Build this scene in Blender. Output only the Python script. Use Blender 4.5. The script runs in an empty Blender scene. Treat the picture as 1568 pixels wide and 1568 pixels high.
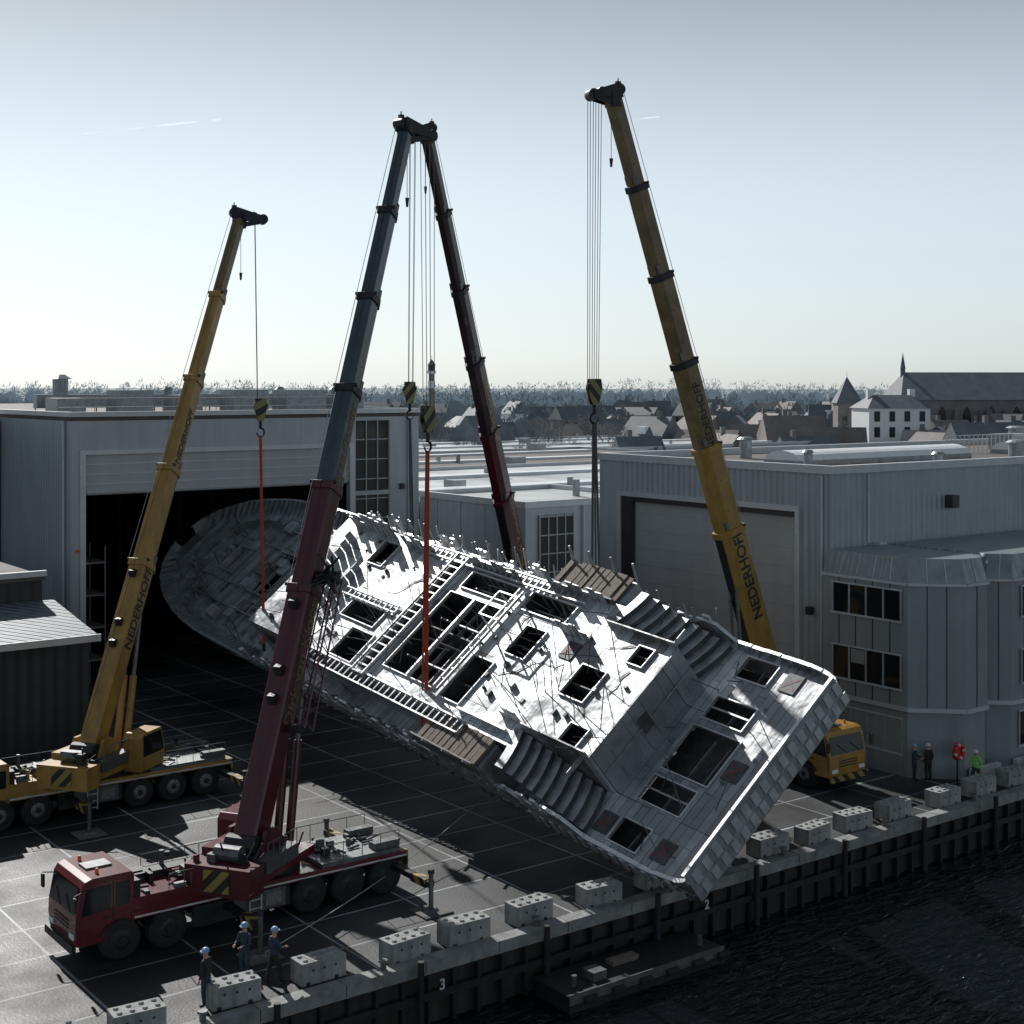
import bpy, math, random
from mathutils import Vector, Matrix
random.seed(7)
R=random.random
def U(a,b): return a+(b-a)*random.random()
sc=bpy.context.scene
COL=sc.collection
# ------------------------------------------------------------------ render look
sc.view_settings.view_transform='Standard'
try: sc.view_settings.look='None'
except Exception: pass
# ------------------------------------------------------------------ site frame: x=s along quay, y=t inland, z up
SITE=Matrix(((.8,-.6,0,-.6*39.5),(.6,.8,0,.8*39.5),(0,0,1,0),(0,0,0,1)))
def ST(s,t,z=0): return SITE@Vector((s,t,z))
# ------------------------------------------------------------------ materials
def nn(nt,t,**k):
    n=nt.nodes.new(t)
    for a,b in k.items(): setattr(n,a,b)
    return n
def pbr(name,col,rough=.6,metal=0,var=.25,scale=1.5,bump=0,bscale=20,kind=None,spec=.5,roughvar=0,coat=0,streak=0,bdist=.05):
    m=bpy.data.materials.new(name); m.use_nodes=True; nt=m.node_tree; b=nt.nodes['Principled BSDF']
    L=nt.links
    b.inputs['Roughness'].default_value=rough; b.inputs['Metallic'].default_value=metal
    b.inputs['Specular IOR Level'].default_value=spec
    b.inputs['Coat Weight'].default_value=coat
    tc=nn(nt,'ShaderNodeTexCoord')
    no=nn(nt,'ShaderNodeTexNoise'); no.inputs['Scale'].default_value=scale; no.inputs['Detail'].default_value=6; no.inputs['Roughness'].default_value=.65
    L.new(tc.outputs['Object'],no.inputs['Vector'])
    src=no.outputs['Fac']
    if streak:
        mp=nn(nt,'ShaderNodeMapping'); mp.inputs['Scale'].default_value=(1,1,.08)
        L.new(tc.outputs['Object'],mp.inputs['Vector'])
        n2=nn(nt,'ShaderNodeTexNoise'); n2.inputs['Scale'].default_value=streak; n2.inputs['Detail'].default_value=4
        L.new(mp.outputs['Vector'],n2.inputs['Vector'])
        mx=nn(nt,'ShaderNodeMath',operation='ADD'); L.new(no.outputs['Fac'],mx.inputs[0]); L.new(n2.outputs['Fac'],mx.inputs[1])
        m2=nn(nt,'ShaderNodeMath',operation='MULTIPLY'); m2.inputs[1].default_value=.5; L.new(mx.outputs[0],m2.inputs[0]); src=m2.outputs[0]
    mr=nn(nt,'ShaderNodeMapRange'); mr.inputs['From Min'].default_value=.3; mr.inputs['From Max'].default_value=.7
    mr.inputs['To Min'].default_value=1-var; mr.inputs['To Max'].default_value=1+var*.6
    L.new(src,mr.inputs['Value'])
    vm=nn(nt,'ShaderNodeVectorMath',operation='SCALE'); vm.inputs[0].default_value=col[:3]
    L.new(mr.outputs[0],vm.inputs['Scale']); L.new(vm.outputs[0],b.inputs['Base Color'])
    if roughvar:
        r2=nn(nt,'ShaderNodeMapRange'); r2.inputs['From Min'].default_value=.3; r2.inputs['From Max'].default_value=.7
        r2.inputs['To Min'].default_value=rough-roughvar; r2.inputs['To Max'].default_value=rough+roughvar
        L.new(no.outputs['Fac'],r2.inputs['Value']); L.new(r2.outputs[0],b.inputs['Roughness'])
    if kind=='corr':
        sp=nn(nt,'ShaderNodeSeparateXYZ'); L.new(tc.outputs['Object'],sp.inputs[0])
        ad=nn(nt,'ShaderNodeMath',operation='ADD'); L.new(sp.outputs['X'],ad.inputs[0]); L.new(sp.outputs['Y'],ad.inputs[1])
        mu=nn(nt,'ShaderNodeMath',operation='MULTIPLY'); mu.inputs[1].default_value=bscale; L.new(ad.outputs[0],mu.inputs[0])
        si=nn(nt,'ShaderNodeMath',operation='SINE'); L.new(mu.outputs[0],si.inputs[0])
        bp=nn(nt,'ShaderNodeBump'); bp.inputs['Strength'].default_value=bump; bp.inputs['Distance'].default_value=.08
        L.new(si.outputs[0],bp.inputs['Height']); L.new(bp.outputs[0],b.inputs['Normal'])
    elif bump:
        n3=nn(nt,'ShaderNodeTexNoise'); n3.inputs['Scale'].default_value=bscale; n3.inputs['Detail'].default_value=3
        L.new(tc.outputs['Object'],n3.inputs['Vector'])
        bp=nn(nt,'ShaderNodeBump'); bp.inputs['Strength'].default_value=bump; bp.inputs['Distance'].default_value=bdist
        L.new(n3.outputs['Fac'],bp.inputs['Height']); L.new(bp.outputs[0],b.inputs['Normal'])
    return m
def stripes(name,c1,c2,freq):
    m=pbr(name,c1,.5); nt=m.node_tree; b=nt.nodes['Principled BSDF']; L=nt.links
    tc=nn(nt,'ShaderNodeTexCoord'); sp=nn(nt,'ShaderNodeSeparateXYZ'); L.new(tc.outputs['Object'],sp.inputs[0])
    a=nn(nt,'ShaderNodeMath',operation='ADD'); L.new(sp.outputs['X'],a.inputs[0]); L.new(sp.outputs['Z'],a.inputs[1])
    a2=nn(nt,'ShaderNodeMath',operation='ADD'); L.new(a.outputs[0],a2.inputs[0]); L.new(sp.outputs['Y'],a2.inputs[1])
    mu=nn(nt,'ShaderNodeMath',operation='MULTIPLY'); mu.inputs[1].default_value=freq; L.new(a2.outputs[0],mu.inputs[0])
    s=nn(nt,'ShaderNodeMath',operation='SINE'); L.new(mu.outputs[0],s.inputs[0])
    g=nn(nt,'ShaderNodeMath',operation='GREATER_THAN'); g.inputs[1].default_value=0; L.new(s.outputs[0],g.inputs[0])
    mx=nn(nt,'ShaderNodeMix',data_type='RGBA'); mx.inputs['A'].default_value=(*c1,1); mx.inputs['B'].default_value=(*c2,1)
    L.new(g.outputs[0],mx.inputs['Factor']); L.new(mx.outputs['Result'],b.inputs['Base Color'])
    return m
MT={}
def M_(k,*a,**kw): MT[k]=pbr(k,*a,**kw); return MT[k]
M_('cladding',(.37,.42,.45),.5,.2,var=.16,scale=.5,kind='corr',bump=.6,bscale=14,streak=3)
M_('cladding_flat',(.40,.44,.47),.5,.1,var=.18,scale=.4,streak=2)
M_('cladding_trim',(.52,.55,.57),.45,.2,var=.1)
M_('office_panel',(.27,.30,.315),.45,.1,var=.16,scale=.6,streak=2)
M_('office_roof',(.24,.28,.30),.4,.3,var=.2,kind='corr',bump=.4,bscale=9)
M_('door_panel',(.40,.42,.43),.55,.1,var=.16,scale=.4,streak=1)
M_('roof_dark',(.10,.09,.085),.8,0,var=.4,scale=.3)
M_('roof_white',(.46,.49,.50),.45,0,var=.45,scale=.15,roughvar=.12)
M_('skylight',(.75,.78,.8),.3,0,var=.1)
M_('galv',(.30,.33,.35),.45,.5,var=.3,scale=3)
M_('int_hazed',(.11,.12,.13),.8,0,var=.4)  # hall lining lightened in colour to stand in for backlit haze
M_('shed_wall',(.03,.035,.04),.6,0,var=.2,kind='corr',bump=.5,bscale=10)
M_('shed_roof',(.15,.175,.19),.55,.3,var=.25,kind='corr',bump=.6,bscale=9)
M_('glass',(.012,.016,.02),.1,0,var=.1,spec=.3)
M_('frame_dark',(.03,.03,.035),.5)
M_('frame_light',(.38,.41,.43),.45,.2)
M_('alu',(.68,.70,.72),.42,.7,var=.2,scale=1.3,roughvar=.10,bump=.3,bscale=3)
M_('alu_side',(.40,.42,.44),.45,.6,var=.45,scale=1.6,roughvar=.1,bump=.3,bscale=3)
M_('alu_dark',(.10,.105,.11),.6,.4,var=.5,scale=2)
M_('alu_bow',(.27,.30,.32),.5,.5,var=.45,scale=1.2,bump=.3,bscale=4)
M_('wood',(.17,.135,.11),.8,0,var=.45,scale=5)
M_('red_mark',(.30,.03,.03),.6)
M_('yellow',(.37,.215,.045),.42,0,var=.45,scale=1.2,coat=.2,streak=2)
M_('yellow_tip',(.19,.13,.05),.45,0,var=.45,scale=1.2,coat=.15)
M_('red',(.085,.010,.017),.38,0,var=.4,scale=1.2,coat=.3,streak=2)
M_('red_cab',(.12,.010,.017),.3,0,var=.35,scale=1.2,coat=.5)
M_('maroon_dark',(.035,.018,.023),.42,.2,var=.3,scale=1,coat=.3)
M_('steel_blue',(.055,.08,.10),.40,.2,var=.35,scale=1,coat=.3)
M_('steel_dark',(.032,.034,.037),.5,.4,var=.4,scale=3)
M_('steel_mid',(.14,.145,.15),.45,.5,var=.4,scale=3)
M_('steel_deck',(.15,.16,.165),.5,.5,var=.4,scale=2,bump=.4,bscale=18)
M_('tyre',(.018,.018,.018),.85,0,var=.3,scale=4)
M_('hub',(.22,.22,.215),.5,.4,var=.5,scale=6)
M_('white_paint',(.6,.6,.6),.5)
M_('sling_red',(.42,.06,.025),.8,0,var=.3,scale=3)
M_('sling_grey',(.08,.085,.09),.8)
M_('rope',(.05,.05,.055),.5,.3)
M_('rope_light',(.4,.4,.4),.5,.5)
M_('concrete',(.31,.32,.315),.85,0,var=.55,scale=2.2,bump=.4,bscale=14,streak=3)
M_('coping',(.24,.25,.245),.8,0,var=.45,scale=1.5,bump=.3,bscale=8)
M_('concrete_dark',(.11,.11,.11),.85,0,var=.4,scale=1.2,bump=.3,bscale=6)
M_('sheetpile',(.05,.045,.04),.7,.3,var=.5,scale=.8,kind='corr',bump=1,bscale=6,streak=3)
M_('brick_hazed',(.22,.205,.20),.85,0,var=.3,scale=.4)  # town walls greyed and lightened: distance haze is put into the colour
M_('brick_dark_hazed',(.18,.185,.19),.85,0,var=.3,scale=.3)  # church and chimney brick, also lightened in colour for haze
M_('slate_hazed',(.13,.15,.17),.7,0,var=.3,scale=.3)  # town roofs lightened and blued, with the haze painted in
M_('tile_red_hazed',(.19,.17,.165),.8,0,var=.3,scale=.3)  # tile colour washed out to stand in for haze over the town
M_('plaster',(.72,.74,.75),.7,0,var=.08)
M_('bark_hazed',(.17,.185,.20),.9,0,var=.3,scale=1)  # bark lightened; the air haze is painted into its tone
M_('treeline_hazed',(.22,.26,.285),.95,0,var=.25,scale=.04)  # tree tone lightened and blued in place of haze
M_('treeline_far_hazed',(.40,.47,.52),.95,0,var=.15,scale=.03)  # farther rows, with more haze painted into the colour
M_('skin',(.5,.3,.22),.6); M_('navy',(.03,.045,.075),.8); M_('black_cloth',(.02,.02,.022),.8); M_('hivis',(.22,.60,.12),.6)
M_('helmet_blue',(.25,.40,.60),.35); M_('helmet_white',(.7,.7,.7),.35); M_('boots',(.02,.018,.015),.7)
M_('orange',(.7,.15,.03),.5); M_('lifebuoy_red',(.5,.03,.03),.5)
MT['hazard']=stripes('hazard',(.30,.22,.05),(.02,.02,.02),9)
MT['hazard2']=stripes('hazard2',(.24,.21,.08),(.02,.02,.02),8)
# ------------------------------------------------------------------ mesh builder
class MB:
    def __init__(s): s.v=[];s.f=[];s.m=[];s.ml=[]
    def mi(s,k):
        if k not in s.ml: s.ml.append(k)
        return s.ml.index(k)
    def add(s,vs,fs,k):
        o=len(s.v); i=s.mi(k)
        s.v+= [tuple(v) for v in vs]; s.f+=[tuple(a+o for a in f) for f in fs]; s.m+=[i]*len(fs)
    def box(s,x0,x1,y0,y1,z0,z1,k):
        s.add([(x0,y0,z0),(x1,y0,z0),(x1,y1,z0),(x0,y1,z0),(x0,y0,z1),(x1,y0,z1),(x1,y1,z1),(x0,y1,z1)],
              [(0,3,2,1),(4,5,6,7),(0,1,5,4),(1,2,6,5),(2,3,7,6),(3,0,4,7)],k)
    def quad(s,a,b,c,d,k): s.add([a,b,c,d],[(0,1,2,3)],k)
    def frame(s,p0,p1,up=Vector((0,0,1))):
        d=(Vector(p1)-Vector(p0)).normalized(); up=Vector(up)
        if abs(d.dot(up))>.98: up=Vector((1,0,0))
        y=up.cross(d).normalized(); z=d.cross(y); return d,y,z
    def cyl(s,p0,p1,r0,r1=None,k='galv',seg=8,caps=True):
        if r1 is None:r1=r0
        p0=Vector(p0);p1=Vector(p1); d,y,z=s.frame(p0,p1); vs=[]
        for p,r in((p0,r0),(p1,r1)):
            for i in range(seg):
                a=2*math.pi*i/seg; vs.append(p+y*math.cos(a)*r+z*math.sin(a)*r)
        fs=[(i,(i+1)%seg,seg+(i+1)%seg,seg+i) for i in range(seg)]
        if caps: fs+=[tuple(range(seg-1,-1,-1)),tuple(range(seg,2*seg))]
        s.add(vs,fs,k)
    def beam(s,p0,p1,w,h,k,w1=None,h1=None,up=(0,0,1),ch=0,off=0):
        p0=Vector(p0);p1=Vector(p1); d,y,z=s.frame(p0,p1,up); w1=w if w1 is None else w1; h1=h if h1 is None else h1
        vs=[]
        for p,a,b in((p0,w/2,h/2),(p1,w1/2,h1/2)):
            if ch: prof=[(-a,b*.85),(-a*.85,b),(a*.85,b),(a,b*.85),(a,-b*.35),(a*.55,-b),(-a*.55,-b),(-a,-b*.35)]
            else: prof=[(-a,b),(a,b),(a,-b),(-a,-b)]
            vs+=[p+y*q[0]+z*(q[1]+off) for q in prof]
        n=len(vs)//2
        fs=[(i,i+n,(i+1)%n+n,(i+1)%n) for i in range(n)]+[tuple(range(n)),tuple(range(2*n-1,n-1,-1))]
        s.add(vs,fs,k)
    def prism(s,prof,y0,y1,k,axis='y'):
        n=len(prof)
        if axis=='y': vs=[(p[0],y0,p[1]) for p in prof]+[(p[0],y1,p[1]) for p in prof]
        elif axis=='z': vs=[(p[0],p[1],y0) for p in prof]+[(p[0],p[1],y1) for p in prof]
        else: vs=[(y0,p[0],p[1]) for p in prof]+[(y1,p[0],p[1]) for p in prof]
        fs=[(i,(i+1)%n,(i+1)%n+n,i+n) for i in range(n)]+[tuple(range(n-1,-1,-1)),tuple(range(n,2*n))]
        s.add(vs,fs,k)
    def build(s,name,M=None,parent=None,bevel=0,smooth=False,solid=0):
        me=bpy.data.meshes.new(name); me.from_pydata(s.v,[],s.f); 
        for k in s.ml: me.materials.append(MT[k])
        me.polygons.foreach_set('material_index',s.m); 
        import bmesh
        bm=bmesh.new(); bm.from_mesh(me); bmesh.ops.recalc_face_normals(bm,faces=bm.faces); bm.to_mesh(me); bm.free()
        if smooth: me.polygons.foreach_set('use_smooth',[True]*len(me.polygons))
        me.update(); ob=bpy.data.objects.new(name,me); COL.objects.link(ob)
        if M is not None: ob.matrix_world=M
        if bevel:
            b=ob.modifiers.new('bev','BEVEL'); b.width=bevel; b.segments=1; b.limit_method='ANGLE'
        if solid:
            b=ob.modifiers.new('sol','SOLIDIFY'); b.thickness=solid; b.offset=-1
        return ob
def empty(name,M=None):
    e=bpy.data.objects.new(name,None); COL.objects.link(e)
    if M is not None: e.matrix_world=M
    return e
def child(mb,name,par,**k):
    o=mb.build(name,**k); o.parent=par; return o   # parent-local coords
# ------------------------------------------------------------------ camera
cd=bpy.data.cameras.new('camera'); cam=bpy.data.objects.new('camera',cd); COL.objects.link(cam); sc.camera=cam
cam.location=(0,0,19); cam.rotation_euler=(math.radians(90),0,0)
cd.sensor_width=36; cd.lens=50.5; cd.shift_y=-.1237; cd.clip_end=20000; cd.clip_start=.5
# ------------------------------------------------------------------ sky + sun
AZ,EL=math.radians(-28),math.radians(36)
w=bpy.data.worlds.new("World"); sc.world=w; w.use_nodes=True; nt=w.node_tree; bg=nt.nodes['Background']
sky=nn(nt,'ShaderNodeTexSky',sky_type='NISHITA'); sky.sun_disc=False; sky.sun_elevation=EL; sky.sun_rotation=AZ; sky.dust_density=1.0; sky.air_density=1.0; sky.ozone_density=2.0
gm=nn(nt,'ShaderNodeGamma'); gm.inputs['Gamma'].default_value=.5
nt.links.new(sky.outputs[0],gm.inputs['Color'])
hs=nn(nt,'ShaderNodeHueSaturation'); hs.inputs['Saturation'].default_value=.5
nt.links.new(gm.outputs[0],hs.inputs['Color'])
tc=nn(nt,'ShaderNodeTexCoord'); sp=nn(nt,'ShaderNodeSeparateXYZ'); nt.links.new(tc.outputs['Generated'],sp.inputs[0])
mr=nn(nt,'ShaderNodeMapRange'); mr.interpolation_type='SMOOTHSTEP'; mr.inputs['From Min'].default_value=.09; mr.inputs['From Max'].default_value=.38; mr.inputs['To Min'].default_value=2.95; mr.inputs['To Max'].default_value=1.15
nt.links.new(sp.outputs['Z'],mr.inputs['Value'])
tn=nn(nt,'ShaderNodeVectorMath',operation='MULTIPLY'); tn.inputs[1].default_value=(.91,1.0,1.06); nt.links.new(hs.outputs[0],tn.inputs[0])
vm=nn(nt,'ShaderNodeVectorMath',operation='SCALE'); nt.links.new(tn.outputs[0],vm.inputs[0]); nt.links.new(mr.outputs[0],vm.inputs['Scale'])
nt.links.new(vm.outputs[0],bg.inputs['Color']); bg.inputs['Strength'].default_value=.10
sd=bpy.data.lights.new('sun','SUN'); sd.energy=5.0; sd.angle=math.radians(.5); sd.color=(1,.97,.93); so=bpy.data.objects.new('sun',sd); COL.objects.link(so)
dsun=Vector((math.sin(AZ)*math.cos(EL),math.cos(AZ)*math.cos(EL),math.sin(EL))); so.rotation_euler=dsun.to_track_quat('Z','Y').to_euler(); so.location=(0,0,80)
# contrails: thin high-altitude ribbons of ice cloud
cm=bpy.data.materials.new('contrail'); cm.use_nodes=True; nt=cm.node_tree; nt.nodes.clear()
out=nn(nt,'ShaderNodeOutputMaterial'); tr=nn(nt,'ShaderNodeBsdfTransparent'); tl=nn(nt,'ShaderNodeBsdfTranslucent'); tl.inputs[0].default_value=(.95,.97,1,1); df=nn(nt,'ShaderNodeBsdfDiffuse'); df.inputs[0].default_value=(.95,.97,1,1)
a1=nn(nt,'ShaderNodeAddShader'); nt.links.new(tl.outputs[0],a1.inputs[0]); nt.links.new(df.outputs[0],a1.inputs[1])
mx=nn(nt,'ShaderNodeMixShader'); nt.links.new(tr.outputs[0],mx.inputs[1]); nt.links.new(a1.outputs[0],mx.inputs[2])
tc=nn(nt,'ShaderNodeTexCoord'); no=nn(nt,'ShaderNodeTexNoise'); no.inputs['Scale'].default_value=.012; nt.links.new(tc.outputs['Object'],no.inputs['Vector'])
mr=nn(nt,'ShaderNodeMapRange'); mr.inputs['From Min'].default_value=.35; mr.inputs['From Max'].default_value=.7; mr.inputs['To Min'].default_value=.0; mr.inputs['To Max'].default_value=.3; nt.links.new(no.outputs['Fac'],mr.inputs['Value']); nt.links.new(mr.outputs[0],mx.inputs['Fac']); nt.links.new(mx.outputs[0],out.inputs[0]); MT['contrail']=cm
for p0,p1,wd in(((-1790,6000,1070),(-1230,6100,1150),9),((500,6000,1130),(620,6050,1150),6)):
    c=MB(); c.quad((p0[0],p0[1],p0[2]-1),(p1[0],p1[1],p1[2]-wd/2),(p1[0],p1[1],p1[2]+wd/2),(p0[0],p0[1],p0[2]+1),'contrail'); c.build('contrail_cloud')
# ------------------------------------------------------------------ ground, quay, water
def ground_mat():
    m=pbr('yard_paving',(.046,.049,.052),.58,0,var=.45,scale=.35,bump=.25,bscale=9,roughvar=.12,spec=.35)
    nt=m.node_tree; L=nt.links; b=nt.nodes['Principled BSDF']
    vm=[n for n in nt.nodes if n.type=='VECT_MATH'][0]
    tc=[n for n in nt.nodes if n.type=='TEX_COORD'][0]
    br=nn(nt,'ShaderNodeTexBrick'); br.offset=.0; br.inputs['Scale'].default_value=1; br.inputs['Brick Width'].default_value=4.1; br.inputs['Row Height'].default_value=2.7; br.inputs['Mortar Size'].default_value=.05; br.inputs['Mortar Smooth'].default_value=.3
    br.inputs['Color1'].default_value=(.85,.85,.85,1); br.inputs['Color2'].default_value=(1.35,1.35,1.35,1); br.inputs['Mortar'].default_value=(8.5,8.5,8.5,1)
    L.new(tc.outputs['Object'],br.inputs['Vector'])
    n2=nn(nt,'ShaderNodeTexNoise'); n2.inputs['Scale'].default_value=.12; n2.inputs['Detail'].default_value=8; L.new(tc.outputs['Object'],n2.inputs['Vector'])
    mr=nn(nt,'ShaderNodeMapRange'); mr.inputs['From Min'].default_value=.42; mr.inputs['From Max'].default_value=.6; mr.inputs['To Min'].default_value=.5; mr.inputs['To Max'].default_value=1.2; L.new(n2.outputs['Fac'],mr.inputs['Value'])
    mu=nn(nt,'ShaderNodeVectorMath',operation='MULTIPLY'); L.new(vm.outputs[0],mu.inputs[0]); L.new(br.outputs['Color'],mu.inputs[1])
    s2=nn(nt,'ShaderNodeVectorMath',operation='SCALE'); L.new(mu.outputs[0],s2.inputs[0]); L.new(mr.outputs[0],s2.inputs['Scale'])
    L.new(s2.outputs[0],b.inputs['Base Color'])
    return m
MT['yard_paving']=ground_mat()
M_('far_ground_hazed',(.20,.235,.25),.9,0,var=.4,scale=.02)  # haze over the town painted as a pale ground colour
g=MB(); g.quad((-4000,0,0),(5000,0,0),(5000,9000,0),(-4000,9000,0),'yard_paving'); g.build('ground',SITE)
g=MB(); g.quad((-4000,185,.02),(5000,185,.02),(5000,9000,.02),(-4000,9000,.02),'far_ground_hazed'); g.build('town_terrain',SITE)  # sheet laid over the ground to carry the painted haze tone
q=MB()
q.box(-60,220,-.12,.45,-.35,.07,'coping')
for i in range(90): q.box(-58+i*3,-57.97+i*3,-.124,.454,-.3,.073,'frame_dark')
q.quad((-60,-.02,-.35),(220,-.02,-.35),(220,-.02,-3),(-60,-.02,-3),'sheetpile')
for i in range(80):
    s=5+i*1.0; q.box(s,s+.12,-.26,-.02,-2.6,-.352,'steel_dark')
q.box(-60,220,-.35,-.26,-1.1,-.85,'steel_dark')
for i in range(14): q.cyl((10+i*5.2,-.45,-2.6),(10+i*5.2,-.45,.3),.11,.11,'steel_dark')
for i in range(9): q.cyl((12+i*6.3,.25,.07),(12+i*6.3,.25,.32),.1,.1,'steel_mid',10); q.cyl((12+i*6.3,.25,.32),(12+i*6.3,.25,.38),.17,.15,'steel_mid',10)
QW=q.build('quay_wall',SITE)
wm=bpy.data.materials.new('water'); wm.use_nodes=True; nt=wm.node_tree; b=nt.nodes['Principled BSDF']; b.inputs['Base Color'].default_value=(.003,.005,.007,1); b.inputs['Roughness'].default_value=.04; b.inputs['IOR'].default_value=1.33
tc=nn(nt,'ShaderNodeTexCoord'); mp=nn(nt,'ShaderNodeMapping'); mp.inputs['Scale'].default_value=(.7,2.2,1); mp.inputs['Rotation'].default_value=(0,0,.55)
nt.links.new(tc.outputs['Object'],mp.inputs[0]); no=nn(nt,'ShaderNodeTexNoise'); no.inputs['Scale'].default_value=1.15; no.inputs['Detail'].default_value=3; no.inputs['Distortion'].default_value=.8; nt.links.new(mp.outputs[0],no.inputs['Vector'])
bp=nn(nt,'ShaderNodeBump'); bp.inputs['Strength'].default_value=1.0; bp.inputs['Distance'].default_value=.38; nt.links.new(no.outputs['Fac'],bp.inputs['Height']); nt.links.new(bp.outputs[0],b.inputs['Normal'])
MT['water']=wm
g=MB(); g.quad((-800,-900,-2),(1500,-900,-2),(1500,.2,-2),(-800,.2,-2),'water'); g.build('water',SITE)
# pontoon
p=MB(); p.box(30.3,37.3,-2.3,-.5,-2.3,-1.45,'steel_dark'); p.box(30.2,37.4,-2.4,-.4,-1.45,-1.36,'steel_dark')
p.box(30.2,37.4,-2.46,-2.41,-1.65,-1.30,'steel_mid'); 
for i in range(6): p.cyl((30.8+i*1.25,-2.5,-1.6),(31.3+i*1.25,-2.5,-1.6),.13,.13,'tyre',10)
p.cyl((30.9,-1.8,-1.36),(30.9,-1.8,-1.0),.1,.1,'steel_mid'); p.cyl((36.8,-1.8,-1.36),(36.8,-1.8,-1.0),.1,.1,'steel_mid'); p.box(33,34.2,-1.4,-1,-1.36,-1.2,'wood'); p.box(31.6,32.2,-2,-1.4,-1.36,-1.05,'steel_mid')
p.build('pontoon',SITE)
# quay concrete blocks
def blockmesh(h=.74):
    b=MB(); b.box(-.82,.82,-.4,.4,0,h,'concrete')
    for i in range(2):
        for j in range(4): b.cyl((-.6+j*.4,-.2+i*.4,h),(-.6+j*.4,-.2+i*.4,h+.06),.10,.07,'concrete',8)
    for x in(-.42,0,.42): b.box(x-.05,x+.05,-.404,-.38,.42,.52,'frame_dark')
    for x in(-.6,.45): b.box(x-.08,x+.08,-.405,-.38,0.0,.14,'frame_dark')
    return b
for i in range(-4,17):
    s=22.6+2.9*i+U(-.3,.3)
    if i in(7,): s+=.6
    m=SITE@Matrix.Translation((s,.95+U(-.15,.15),0))@Matrix.Rotation(U(-.1,.1),4,'Z')@Matrix.Scale(U(.94,1.04),4)
    blockmesh().build('concrete_block',m,bevel=.03)
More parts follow.
